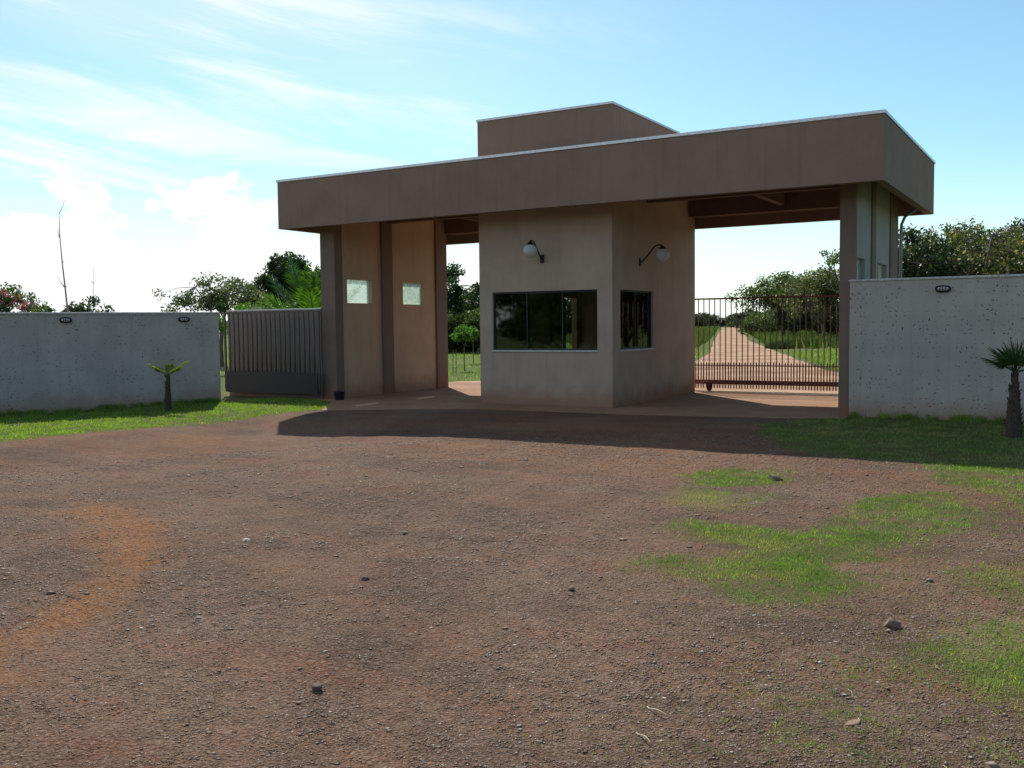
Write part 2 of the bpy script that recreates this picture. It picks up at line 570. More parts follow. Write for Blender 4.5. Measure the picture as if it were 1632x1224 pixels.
def ground_mat():
    """wide terrain: rough green and dry grass over red earth"""
    s = Sh('grassland')
    a = s.noise(.12, 5, .6); b = s.noise(2.2, 5, .65); c = s.noise(30, 3, .7)
    g = s.mix(s.rng(a, .4, .6), (.07, .12, .022), (.12, .16, .035))
    g = s.mix(s.rng(b, .45, .7, 0, .6), g, (.17, .15, .06))
    g = s.mix(s.rng(c, .4, .7, 0, .5), g, (.04, .06, .015))
    e = s.mix(s.rng(c, .3, .7), (.16, .07, .04), (.25, .12, .06))
    col = s.mix(s.rng(s.noise(.5, 4, .7), .62, .72), g, e)
    return s.done(s.pbsdf(col, .95, s.bump(s.math('ADD', b, c), .8, .05), spec=.1))


M['ground'] = ground_mat()


def forecourt_mat():
    s = Sh('red_gravel_forecourt')
    gr, du, dr, tk = s.attr('grass'), s.attr('dust'), s.attr('dry'), s.attr('track')
    n1 = s.noise(.55, 5, .6); n2 = s.noise(3.2, 5, .65); n3 = s.noise(38, 4, .75); n4 = s.noise(140, 3, .7)
    # long streaks left by wheels turning in
    st = s.noise(1.5, 4, .6, vec=s.map((.22, 1.5, 1), (0, 0, R(-35))))
    base = s.mix(s.rng(n1, .36, .62), (.12, .072, .05), (.215, .133, .09))
    base = s.mix(s.rng(st, .45, .68, 0, .55), base, (.27, .13, .072))
    base = s.mix(s.rng(n2, .52, .72, 0, .5), base, (.105, .07, .053))
    red = s.mix(s.rng(n2, .35, .65), (.34, .145, .048), (.27, .115, .04))
    dm = s.math('MULTIPLY', du, s.rng(s.math('ADD', n2, s.math('MULTIPLY', n3, .4)), .45, .8, .35, 1))
    base = s.mix(s.math('MINIMUM', dm, 1.0), base, red)
    base = s.mix(s.rng(s.noise(.9, 5, .7, vec=s.map((.6, 1.3, 1), loc=(5, 2, 0))), .5, .68, 0, .7), base, (.215, .09, .052))
    base = s.mix(s.math('MULTIPLY', tk, s.rng(n2, .3, .6, .25, .8)), base, (.235, .135, .085))
    # stone speckle
    vs = s.vor(70, out='Color'); sc = s.n.new('ShaderNodeSeparateColor'); s.l.new(vs, sc.inputs[0])
    base = s.mix(s.rng(sc.outputs[0], .75, .95, 0, .5), base, (.30, .24, .20))
    base = s.mix(s.rng(sc.outputs[1], .6, .95, 0, .55), base, (.055, .035, .028))
    soil = s.mix(s.rng(n3, .35, .65), (.11, .10, .035), (.09, .13, .03))
    base = s.mix(s.math('MULTIPLY', gr, s.rng(n3, .3, .6, .55, 1)), base, soil)
    base = s.mix(s.math('MULTIPLY', dr, .5), base, (.26, .21, .10))
    h = s.math('ADD', s.math('MULTIPLY', s.vor(55), .6), s.math('ADD', s.math('MULTIPLY', n3, 1.0), s.math('MULTIPLY', n4, .3)))
    nr = s.bump(h, 1.0, .028)
    nr = s.bump(s.noise(6, 4, .6), .7, .06, nr)
    return s.done(s.pbsdf(base, .92, nr, spec=.12))


M['forecourt'] = forecourt_mat()


def dirt_mat(name, c1, c2, c3, sc=1.0):
    s = Sh(name)
    a = s.noise(.8 * sc, 5, .6); b = s.noise(6 * sc, 5, .65); c = s.noise(50, 3, .7)
    col = s.mix(s.rng(a, .35, .65), c1, c2)
    col = s.mix(s.rng(b, .45, .7, 0, .6), col, c3)
    col = s.mix(s.rng(c, .45, .75, 0, .35), col, tuple(x * .6 for x in c1))
    return s.done(s.pbsdf(col, .92, s.bump(s.math('ADD', b, c), .5, .015), spec=.2))


M['road'] = dirt_mat('sandy_red_road', (.27, .14, .08), (.47, .31, .195), (.25, .135, .08), .45)
M['paving'] = dirt_mat('dusty_concrete_floor', (.30, .17, .10), (.36, .22, .14), (.24, .12, .07))


def pebble_mat():
    s = Sh('gravel_stones')
    geo = s.n.new('ShaderNodeNewGeometry'); r = geo.outputs['Random Per Island']
    cr_ = s.n.new('ShaderNodeValToRGB'); s.l.new(r, cr_.inputs[0])
    e = cr_.color_ramp.elements
    e[0].position = 0; e[0].color = (.09, .055, .042, 1)
    e[1].position = 1; e[1].color = (.62, .56, .50, 1)
    for p, c in ((.3, (.16, .095, .07)), (.55, (.21, .14, .11)), (.8, (.25, .19, .16)), (.93, (.27, .22, .18))):
        x = e.new(p); x.color = c + (1,)
    col = s.mix(s.rng(s.noise(120, 3, .6), .35, .65, 0, .4), cr_.outputs[0], (.16, .07, .045))
    return s.done(s.pbsdf(col, .62, s.bump(s.noise(200, 3, .6), .5, .002), spec=.4))


M['pebble'] = pebble_mat()
M['pipe'] = simple('grey_pipe', (.3, .31, .32), .5)
M['rock'] = simple('red_brown_rock', (.22, .15, .12), .85, vary=.4, scale=25, bump=1.0)
M['rock_dark'] = simple('dark_rock', (.12, .085, .07), .85, vary=.4, scale=25, bump=1.0)
M['rock_pale'] = simple('pale_rock', (.36, .30, .26), .85, vary=.3, scale=25, bump=1.0)
M['rock_tan'] = simple('tan_rock', (.27, .18, .12), .9, vary=.3, scale=25, bump=.8)
M['straw'] = simple('dry_straw', (.5, .42, .28), .8)

# ------------------------------------------------------------------ ground and roads
def grid(xs, ys, zf):
    X, Y = np.meshgrid(xs, ys)
    v = np.stack([X.ravel(), Y.ravel(), zf(X, Y).ravel()], 1)
    nx, ny = len(xs), len(ys)
    i = (np.arange(ny - 1)[:, None] * nx + np.arange(nx - 1)[None]).ravel()
    return v, np.stack([i, i + 1, i + 1 + nx, i + nx], 1), X, Y


def axis_pts(lims):
    out = []
    for a, b, st in lims: out += list(np.arange(a, b, st))
    return np.array(out + [lims[-1][1]])


def terrain_z(x, y):
    d = np.hypot(x, y)
    z = ground_z(x, y) - 0.035
    z = z + sstep(60, 400, d) * 2.0 * (fbm(x, y, .004, 5) - .5)
    # low bank right of the road beyond the gate
    return z - sstep(22, 40, y) * 0.0


v, f, _, _ = grid(axis_pts([(-3000, -600, 300), (-600, -100, 50), (-100, -30, 5), (-30, 12, .5), (12, 100, 8), (100, 3000, 290)]),
                  axis_pts([(-600, -20, 40), (-20, 20, .5), (20, 100, 4), (100, 600, 40), (600, 4000, 340)]), terrain_z)
g = mesh_np('ground', v, f, M['ground'], smooth=True)
tag(g, kind='structure')

GA = [[-4.1, 11.02], [-3.69, 11.52], [-3.19, 11.82], [-2.89, 11.0], [-3.07, 10.49], [-3.33, 10.17], [-3.63, 10.21]]
GB = [[-3.72, 9.3], [-3.54, 9.95], [-2.74, 9.91], [-2.63, 9.65], [-2.82, 8.99], [-3.36, 8.89]]
GC = [[-3.32, 8.21], [-2.84, 8.22], [-2.33, 8.25], [-1.96, 8.16], [-1.87, 8.96], [-1.94, 9.44], [-1.75, 10.52], [-1.23, 10.78], [-0.95, 10.32], [-0.79, 9.2], [-1.04, 8.5], [-1.34, 7.83], [-1.6, 7.46], [-1.63, 7.17], [-1.19, 6.85], [-1.15, 6.69], [-1.53, 6.4], [-1.59, 6.15], [-1.88, 6.13], [-2.21, 6.21], [-2.55, 6.37], [-2.87, 6.51], [-2.96, 6.74], [-2.63, 6.97], [-2.35, 7.18], [-2.21, 7.37], [-2.47, 7.55], [-2.9, 7.67]]
GD = [[-1.64, 12.74], [-0.39, 13.6], [1.5, 13.6], [6, 13], [6, 9], [0.4, 9.3], [-0.27, 9.63], [-0.47, 10.2], [-0.82, 10.78], [-1.23, 11.34]]
GE = [[-0.77, 7.37], [-0.54, 7.75], [-0.02, 7.92], [.6, 7.9], [.6, 6.9], [-0.01, 6.89], [-0.31, 6.89], [-0.45, 7.07], [-0.57, 7.18]]
GF = [[-0.85, 5.54], [-0.77, 5.68], [-0.52, 5.66], [-0.26, 6.04], [0.15, 6.21], [.8, 6.0], [.8, 4.9], [0.12, 4.95], [-0.21, 4.93], [-0.32, 4.95], [-0.41, 5.19], [-0.57, 5.35], [-0.79, 5.31]]
DF = [[-0.75, 6.08], [-0.29, 6.6], [0.16, 6.85], [.8, 6.8], [.8, 6.1], [0.15, 6.0], [-0.44, 5.5]]
GS = [[-4.71, 16.3], [-4.1, 17.9], [-3.45, 18.35], [6, 18.35], [6, 12.9], [-0.61, 13.0], [-1.78, 12.97], [-2.39, 13.17], [-3.05, 13.38], [-3.64, 13.65], [-4.24, 14.8]]
GL = [[-40, -10], [-24, 4], [-17.5, 6.0], [-15.2, 9.32], [-15.23, 10.84], [-14.67, 12.71], [-14.2, 14.56], [-13.9, 15.36], [-13.75, 15.75], [-14.6, 16.6], [-15.6, 17.6], [-20, 18.2], [-40, 18.2]]
D1 = [[-9.23, 6.26], [-8.95, 6.47], [-7.48, 5.98], [-6.83, 5.71], [-6.43, 5.37], [-6.13, 4.94], [-5.34, 4.22], [-5.26, 3.94], [-5.17, 3.7], [-5.27, 3.51], [-5.3, 3.43], [-5.49, 3.39], [-5.52, 3.65], [-5.65, 4.05], [-6.24, 4.46], [-6.81, 4.93], [-7.23, 5.36], [-8.04, 5.7], [-8.84, 6.03]]
D6 = [[-5.81, 4.39], [-5.23, 4.25], [-5.04, 3.54], [-4.57, 2.88], [-4.63, 2.66], [-5.27, 3.03], [-5.56, 3.6]]
D2 = [[-4.99, 2.94], [-4.74, 3.08], [-4.54, 2.89], [-4.55, 2.74], [-4.8, 2.5]]
D3 = [[-5.41, 5.38], [-5.22, 5.48], [-5.11, 5.37], [-5.24, 5.25]]
D4 = [[-2.99, 3.18], [-2.93, 3.25], [-2.65, 3.01], [-2.69, 2.89], [-2.86, 3.03]]
D5 = [[-4.07, 4.51], [-3.95, 4.57], [-3.84, 4.36], [-3.92, 4.34]]


def warp(x, y, a=.22, s=2.2):
    return (x + a * (fbm(x, y, s, 11) - .5) * 2 + .06 * (vnoise(x, y, 14, 4) - .5),
            y + a * (fbm(x, y, s, 23) - .5) * 2 + .10 * (vnoise(x, y, 14, 8) - .5))


def grass_amt(x, y):
    """how much grass grows at a ground point, 0..1"""
    a = np.zeros(np.shape(x)); rj = np.random.default_rng(5)
    for k in range(6):
        wx, wy = warp(x, y, .26, 1.7)
        wx = wx + rj.normal(0, .07, np.shape(x)); wy = wy + rj.normal(0, .12, np.shape(x))
        b = np.zeros(np.shape(x))
        for P, w in ((GA, 1.), (GB, .5), (GC, 1.), (GD, .85), (GE, .8), (GF, .7), (DF, .35), (GS, .9)):
            b = np.maximum(b, inpoly(wx, wy, P) * w)
        a = a + b / 6
    thin = fbm(x, y, 1.1, 91, 4)
    a = a * np.where(y < 12.4, .55 + .45 * sstep(.36, .56, thin), 1)
    wx, wy = warp(x, y, .12)
    a = np.maximum(a, inpoly(wx + rj.normal(0, .08, np.shape(x)), wy + rj.normal(0, .12, np.shape(x)), GL) * 1.0)
    # stray tufts in the gravel to the right
    a = np.maximum(a, .16 * (fbm(x, y, 3.1, 31) > .63) * sstep(-2.2, -.8, x) * (y > 3.8))
    a = np.maximum(a, .05 * sstep(-2.6, -.6, x))
    return a


TRACKS = [[[-5.62, 12.75], [-5.48, 8.53], [-4.84, 5.74], [-3.9, 3.9], [-3.01, 2.68], [-2.47, 2.08]],
          [[-4.32, 12.49], [-3.93, 8.18], [-3.34, 5.19], [-2.85, 3.73], [-2.52, 2.95], [-2.15, 2.26]],
          [[-9.14, 12.08], [-9.68, 10.03], [-10.09, 7.76], [-10.08, 5.49]],
          [[-6.9, 12.46], [-7.76, 9.71], [-7.96, 6.87], [-7.76, 4.2]],
          [[-4.72, 11.49], [-3.24, 7.33], [-2.51, 5.05], [-1.81, 3.35], [-1.48, 2.64]],
          [[-7.83, 12.21], [-7.22, 8.58], [-6.01, 5.36], [-4.98, 3.7], [-4.07, 2.62], [-3.52, 1.95]]]


def track_amt(x, y):
    """compacted wheel tracks that fan out from the two gateways, 0..1"""
    wx = x + .25 * (fbm(x, y, .8, 77, 3) - .5); wy = y + .25 * (fbm(x, y, .8, 78, 3) - .5)
    out = np.zeros(np.shape(x))
    for k, T_ in enumerate(TRACKS):
        dm = np.full(np.shape(x), 9.0)
        for (ax, ay), (bx_, by_) in zip(T_[:-1], T_[1:]):
            L2 = (bx_ - ax) ** 2 + (by_ - ay) ** 2
            t = np.clip(((wx - ax) * (bx_ - ax) + (wy - ay) * (by_ - ay)) / L2, 0, 1)
            dm = np.minimum(dm, np.hypot(wx - ax - t * (bx_ - ax), wy - ay - t * (by_ - ay)))
        out = np.maximum(out, (1 - .12 * k) * np.exp(-(dm / .20) ** 2) * (.35 + .65 * vnoise(x, y, .9, k)))
    return out


def forecourt():
    xs = axis_pts([(-30, -13, .16), (-13, 0, .07), (0, 8, .3)])
    ys = axis_pts([(-6, 2, .5), (2, 14, .07), (14, 18.3, .12)])
    def zf(X, Y):
        z = ground_z(X, Y)
        near = sstep(17, 13, Y)
        return z + near * (-.022 * track_amt(X, Y) + .030 * (fbm(X, Y, 1.3, 2) - .5) + .022 * (fbm(X, Y, 7, 9, 3) - .5))
    v, f, X, Y = grid(xs, ys, zf)
    o = mesh_np('forecourt', v, f, M['forecourt'], smooth=True)
    x, y = v[:, 0], v[:, 1]
    ga = np.clip(grass_amt(x, y), 0, 1)
    wx, wy = warp(x, y, .55, 1.9)
    du = np.zeros(len(x))
    for P, w in ((D1, .8), (D2, .75), (D6, .6), (D3, .95), (D4, .6), (D5, .5)):
        du = np.maximum(du, inpoly(wx, wy, P) * w * 1.35)
    # the band worn by traffic in front of the entrance is redder
    du = np.maximum(du, .35 * sstep(.45, .62, fbm(x * .35 + y * .2, y, .6, 41)) * sstep(5, 9, y))
    dry = inpoly(*warp(x, y), DF) * 1.0
    dry = np.maximum(dry, .8 * inpoly(*warp(x, y), GB))
    tr = track_amt(x, y)
    # soften masks on the grid
    shp = X.shape
    def soft(a, n=1):
        a = a.reshape(shp).astype(float)
        for _ in range(n):
            b = a.copy()
            b[1:-1, 1:-1] = (a[1:-1, 1:-1] * 2 + a[:-2, 1:-1] + a[2:, 1:-1] + a[1:-1, :-2] + a[1:-1, 2:]) / 6
            a = b
        return a.ravel().astype(np.float32)
    for nme, arr in (('grass', soft(ga)), ('dust', soft(du, 7)), ('dry', soft(dry, 3)), ('track', soft(tr))):
        at_ = o.data.attributes.new(nme, 'FLOAT', 'POINT'); at_.data.foreach_set('value', arr)
    tag(o, kind='structure')
    return zf


fore_z = forecourt()

# dusty concrete floor under the canopy
pv = [(-13.65, 15.3), (-12.2, 16.2), (-10.82, 16.95), (-7.45, 17.0), (-5.2, 17.35), (-3.67, 17.75), (-3.6, 23.6), (-16.4, 23.6), (-16.4, 17.95), (-15.0, 17.2)]
n = len(pv)
mb = MB()
mb.add([(x, y, .012) for x, y in pv] + [(x, y, -.25) for x, y in pv], [tuple(range(n))] + [(i, i + n, (i + 1) % n + n, (i + 1) % n) for i in range(n)])
tag(mb.build('pavement', M['paving']), kind='structure')

# sandy road leaving behind the gates
def strip(name, L, Rr, mat, z=0.0, sub=6):
    mb = MB(); vs = []; fs = []
    k = 0
    pts = []
    for i in range(len(L) - 1):
        for t in np.linspace(0, 1, sub, endpoint=False):
            pts.append((np.array(L[i]) * (1 - t) + np.array(L[i + 1]) * t, np.array(Rr[i]) * (1 - t) + np.array(Rr[i + 1]) * t))
    pts.append((np.array(L[-1]), np.array(Rr[-1])))
    for a, b in pts:
        w = np.linalg.norm(b - a)
        for s_ in np.linspace(0, 1, 7):
            p = a * (1 - s_) + b * s_
            jit = (vnoise(p[0], p[1], .35, 3) - .5) * .05 * w if s_ in (0, 1) else 0
            p = p + (b - a) / max(w, .1) * jit
            vs.append((p[0], p[1], float(terrain_z(p[0], p[1])) + .035 + z + .012 * (s_ * (1 - s_)) * 4))
    for i in range(len(pts) - 1):
        for j in range(6):
            fs.append((i * 7 + j, i * 7 + j + 1, (i + 1) * 7 + j + 1, (i + 1) * 7 + j))
    mb.add(vs, fs)
    return tag(mb.build(name, mat, smooth=True), kind='structure')


strip('dirt_road', [(-17.4, 22.5), (-16.9, 25.4), (-14.6, 27.5), (-13.2, 34.8), (-19.6, 57), (-31.5, 92), (-140, 421)],
      [(-2.6, 22.5), (-2.6, 25.5), (-4.2, 29.0), (-8.0, 35.9), (-15.6, 57.3), (-29.0, 96), (-133, 424)], M['road'], .004)

# ------------------------------------------------------------------ gatehouse
XL, XR, YF, YB, ZB, ZT = -16.506, -2.943, 17.163, 23.285, 4.06, 5.19
gh = empty('gatehouse', (-9.9, 18.2, 0))
tag(gh, 'low taupe and cream gatehouse with flat canopy over two gateways and a central guard booth', 'gatehouse')


def part(mb, name, mat, parent=gh, **kw):
    o = mb.build(name, mat, None, **kw)
    if parent.type == 'EMPTY':
        o.parent = parent; o.matrix_parent_inverse = parent_inv[parent.name]
    else:
        child(o, parent)
    return o


T = .16
can = MB()
can.wall('x', XL, XR, YF, YF + T, ZB, ZT).wall('x', XL, XR, YB - T, YB, ZB, ZT)
can.wall('y', YF + T, YB - T, XL, XL + T, ZB, ZT).wall('y', YF + T, YB - T, XR - T, XR, ZB, ZT)
canopy = part(can, 'canopy', M['fascia'], weld=True)
part(MB().box(XL + T, XR - T, YF + T, YB - T, 4.76, 4.93), 'canopy_ceiling', M['ceil'], canopy)
fl = MB(); e = .022
fl.box(XL - e, XR + e, YF - e, YF + T + e, ZT - .035, ZT + .018).box(XL - e, XR + e, YB - T - e, YB + e, ZT - .035, ZT + .018)
fl.box(XL - e, XL + T + e, YF + T + e + .001, YB - T - e - .001, ZT - .033, ZT + .016).box(XR - T - e, XR + e, YF + T + e + .001, YB - T - e - .001, ZT - .033, ZT + .016)
part(fl, 'flashing', M['flash'], canopy)
for x0, x1 in ((-15.5, -11.58), (-8.34, -3.9)):
    part(MB().box(x0, x1, 20.0, 20.2, 4.38, 4.757), 'beam', M['beam'], canopy)
    part(MB().box(x0, x1, 22.62, YB - T - .003, 4.30, 4.757), 'beam', M['beam'], canopy)
for x in (-13.6, -6.15):
    part(MB().box(x, x + .15, YF + T + .002, 19.998, 4.42, 4.755), 'beam', M['beam'], canopy)
    part(MB().box(x, x + .15, 20.202, 22.618, 4.42, 4.755), 'beam', M['beam'], canopy)

tx0, tx1, ty0, ty1, tz = -11.572, -8.345, 18.222, 21.95, 6.205
tower = MB()
tower.wall('x', tx0, tx1, ty0, ty0 + .15, 4.93, tz).wall('x', tx0, tx1, ty1 - .15, ty1, 4.93, tz)
tower.wall('y', ty0 + .15, ty1 - .15, tx0, tx0 + .15, 4.93, tz).wall('y', ty0 + .15, ty1 - .15, tx1 - .15, tx1, 4.93, tz)
tower.box(tx0 + .15, tx1 - .15, ty0 + .15, ty1 - .15, 5.75, 5.85)
tw = part(tower, 'water_tank_tower', M['fascia'], weld=True)
fl = MB()
fl.box(tx0 - e, tx1 + e, ty0 - e, ty0 + .15 + e, tz - .03, tz + .016).box(tx0 - e, tx1 + e, ty1 - .15 - e, ty1 + e, tz - .03, tz + .016)
fl.box(tx0 - e, tx0 + .15 + e, ty0 + .15 + e + .001, ty1 - .15 - e - .001, tz - .028, tz + .014).box(tx1 - .15 - e, tx1 + e, ty0 + .15 + e + .001, ty1 - .15 - e - .001, tz - .028, tz + .014)
part(fl, 'flashing', M['flash'], tw)

bx0, bx1, by0, by1, bz = -11.57, -8.36, 18.222, 23.1, 4.758
zs, zt = 1.19, 2.45
bw = .15
booth = MB()
booth.wall('x', bx0, bx1, by0, by0 + bw, -.02, bz, [(-11.24, -8.70, zs, zt)])
booth.wall('x', bx0, bx1, by1 - bw, by1, -.02, bz, [(-10.9, -9.75, zs, zt)])
booth.wall('y', by0 + bw, by1 - bw, bx1 - bw, bx1, -.02, bz, [(18.62, 20.42, zs, zt)])
booth.wall('y', by0 + bw, by1 - bw, bx0, bx0 + bw, -.02, bz, [(18.62, 20.30, zs, zt), (21.98, 22.68, -.02, 2.42)])
bt = part(booth, 'guard_booth', M['booth'], weld=True)
part(MB().box(bx0 + bw, bx1 - bw, by0 + bw, by1 - bw, -.01, .02), 'booth_floor', M['paving'], bt)
part(MB().box(bx0 + bw, bx1 - bw, by0 + bw, by1 - bw, 2.75, 2.85), 'booth_ceiling', M['dark_int'], bt)
cnt = MB().box(-11.1, -8.9, 18.45, 18.95, .72, .76).box(-11.05, -11.0, 18.5, 18.9, .02, .72).box(-9.0, -8.95, 18.5, 18.9, .02, .72)
part(cnt, 'counter', M['wood'], bt)


def window(axis, a0, a1, t, z0, z1, divs, sill=True, out=-1):
    """frame set 5 cm into the reveal; axis is the way it runs, t the outer wall face"""
    fr = MB(); w = .035
    d0, d1 = (t - out * .055, t - out * .10)
    d0, d1 = min(d0, d1), max(d0, d1)
    def bxx(m_, u0, u1, zz0, zz1, e0=d0, e1=d1):
        if axis == 'x': m_.box(u0, u1, e0, e1, zz0, zz1)
        else: m_.box(e0, e1, u0, u1, zz0, zz1)
    bxx(fr, a0, a1, z0, z0 + w); bxx(fr, a0, a1, z1 - w, z1)
    bxx(fr, a0, a0 + w, z0 + w, z1 - w); bxx(fr, a1 - w, a1, z0 + w, z1 - w)
    for d in divs: bxx(fr, d - .011, d + .011, z0 + w, z1 - w)
    o = part(fr, 'window', M['alu'])
    pn = MB(); mid = (d0 + d1) / 2
    edges = [a0 + w] + [x for d in divs for x in (d - .011, d + .011)] + [a1 - w]
    for i in range(0, len(edges), 2):
        bxx(pn, edges[i], edges[i + 1], z0 + w, z1 - w, mid - .0025, mid + .0025)
    part(pn, 'pane', M['glass'], o)
    if sill:
        sl = MB()
        if out < 0: bxx(sl, a0 - .02, a1 + .02, z0 - .035, z0 + .002, t - .03, t + .05)
        else: bxx(sl, a0 - .02, a1 + .02, z0 - .035, z0 + .002, t - .05, t + .03)
        part(sl, 'sill', M['coping'], o)
    return o


window('x', -11.24, -8.70, by0, zs, zt, (-10.40, -9.54))
window('y', 18.62, 20.42, bx1, zs, zt, (19.52,), out=1)
window('x', -10.9, -9.75, by1, zs, zt, (-10.3,), sill=False, out=1)
window('y', 18.62, 20.30, bx0, zs, zt, (19.46,), sill=False, out=-1)
# half-open dark door leaf of the booth, inside
part(MB().box(bx0 + .17, bx0 + .21, 21.2, 21.96, .02, 2.4), 'door', M['darkmetal'], bevel=.004)

# side walls of the two gateways with glass-block windows, and their pillars
def side(xa, xb, px0, px1, pil, wins, name_wall='side_wall', wm='panel'):
    for k in range(2):
        y0, y1 = pil[k][1], pil[k + 1][0]
        w0, w1 = wins[k]
        o = part(MB().wall('y', y0 + .001, y1 - .001, xa, xb, -.02, 4.758, [(w0, w1, 2.29, 2.93)]), name_wall, M[wm], weld=True)
        mid = (xa + xb) / 2
        fr = MB(); fw = .03
        fr.box(xa - .008, xb + .008, w0 - .012, w0 + fw, 2.278, 2.942).box(xa - .008, xb + .008, w1 - fw, w1 + .012, 2.278, 2.942)
        fr.box(xa - .007, xb + .007, w0 + fw, w1 - fw, 2.278, 2.29 + fw).box(xa - .007, xb + .007, w0 + fw, w1 - fw, 2.93 - fw, 2.942)
        wn_ = part(fr, 'glass_block_window', M[wm])
        gb = MB().box(mid - .004, mid + .004, w0 + fw, w1 - fw, 2.32, 2.90)
        part(gb, 'glass_blocks', M['block'], wn_)
    for y0, y1 in pil:
        part(MB().box(px0, px1, y0, y1, -.02, 4.757), 'pillar', M['pillar'], bevel=.006)


side(-15.70, -15.55, -15.93, -15.49, [(17.95, 18.24), (19.80, 20.22), (22.19, 22.70)], [(18.43, 19.44), (20.68, 21.68)])
side(-3.80, -3.645, -3.89, -3.61, [(18.33, 18.46), (19.95, 20.32), (22.0, 22.9)], [(18.50, 19.36), (20.67, 21.70)], wm='outer')
# rainwater pipe behind the right-hand pillars
dp = MB().tube([(-3.15, 22.3, 4.10), (-3.45, 22.75, 4.0), (-3.55, 22.93, 3.85), (-3.56, 22.95, 3.6), (-3.56, 22.96, 0.02)], .032, 10)
part(dp, 'drain_pipe', M['pipe'], smooth=True)

# ------------------------------------------------------------------ lamps on the booth
def wall_lamp(base, dirv, lab):
    bx, by, bz_ = base
    r = empty('wall_lamp', base)
    tag(r, lab, 'wall lamp', 'globe wall lamps on the guard booth')
    o = Vector(dirv[0]); sidev = Vector(dirv[1])          # out of the wall, along the wall
    P = lambda a, s_, z: tuple(Vector(base) + o * a + sidev * s_ + Vector((0, 0, z)))
    br = MB()
    q = [P(0, -.045, -.09), P(0, .045, -.09), P(0, .045, .09), P(0, -.045, .09)]
    q2 = [P(.035, -.04, -.08), P(.035, .04, -.08), P(.035, .04, .08), P(.035, -.04, .08)]
    br.add(q + q2, [(0, 1, 2, 3), (4, 5, 6, 7), (0, 1, 5, 4), (1, 2, 6, 5), (2, 3, 7, 6), (3, 0, 4, 7)])
    part(br, 'bracket', M['lampmetal'], r, bevel=.004)
    pts = [P(.03, 0, .0), P(.08, 0, .03), P(.18, 0, .13), P(.29, 0, .26), P(.36, 0, .33), P(.43, 0, .355), P(.50, 0, .345), P(.52, 0, .30)]
    part(MB().tube(pts, .016, 8), 'arm', M['lampmetal'], r, smooth=True)
    c = P(.52, 0, .31)
    part(MB().lathe(c, [(0, .02), (.03, .02), (.055, -.01), (.085, -.05), (.088, -.06), (0, -.055)], 16), 'cap', M['lampmetal'], r, smooth=True)
    prof = [(.15 * math.sin(t), -.175 + .15 * math.cos(t)) for t in np.linspace(.55, math.pi, 14)]
    part(MB().lathe(c, prof, 20), 'globe', M['globe'], r, smooth=True)


wall_lamp((-9.98, by0, 3.13), ((0, -1, 0), (1, 0, 0)), 'white globe lamp on a curved black arm above the wide front window of the booth')
wall_lamp((bx1, 19.65, 3.06), ((1, 0, 0), (0, 1, 0)), 'white globe lamp on a curved black arm, on the booth wall facing the right gateway')

cb = MB().box(bx0 - .11, bx0 - .002, 18.42, 18.62, .76, 1.50)
o = cb.build('control_box', M['darkmetal'], bevel=.008)
tag(o, 'narrow dark metal box on the left edge of the guard booth', 'box')
pl = MB().lathe((-15.22, 17.72, -.002), [(0, 0), (.10, 0), (.115, .03), (.13, .19), (.14, .195), (.14, .21), (.11, .215), (0, .25)], 16)
o = pl.build('bucket', M['bin'], smooth=True)
tag(o, 'small dark blue bucket at the foot of the left gateway pillar', 'bucket')

# ------------------------------------------------------------------ boundary walls
def boundary(name, x0, y0, x1, y1, z1, mat, lab, th=.18, cop=.04):
    L = math.hypot(x1 - x0, y1 - y0); a = math.atan2(y1 - y0, x1 - x0)
    r = empty(name, (x0, y0, 0), a, world_parts=False)
    tag(r, lab, 'wall')
    w = MB().box(0, L, 0, th, -.4, z1).build('wall_face', mat); w.parent = r
    c = MB().box(-.02, L + .02, -.025, th + .025, z1 + .001, z1 + cop).build('coping', M['coping'], bevel=.006); c.parent = r
    return r


boundary('boundary_wall', -3.695, 18.29, 14, 18.29, 2.44, M['whitewall'], 'pale textured wall with dark gouges running off to the right of the gatehouse')
ux, uy = (2.35, 3.93); ul = math.hypot(ux, uy); ux /= ul; uy /= ul
boundary('boundary_wall', -17.52 - ux * 16, 16.18 - uy * 16, -17.52, 16.18, 2.08, M['greywall'], 'long grey rendered wall behind the strip of lawn on the left')
boundary('boundary_wall', -19.08, 17.92, -15.94, 17.92, 2.16, M['gatewall'], 'short wall behind the barred gate, joining the left gateway pillar', th=.14)


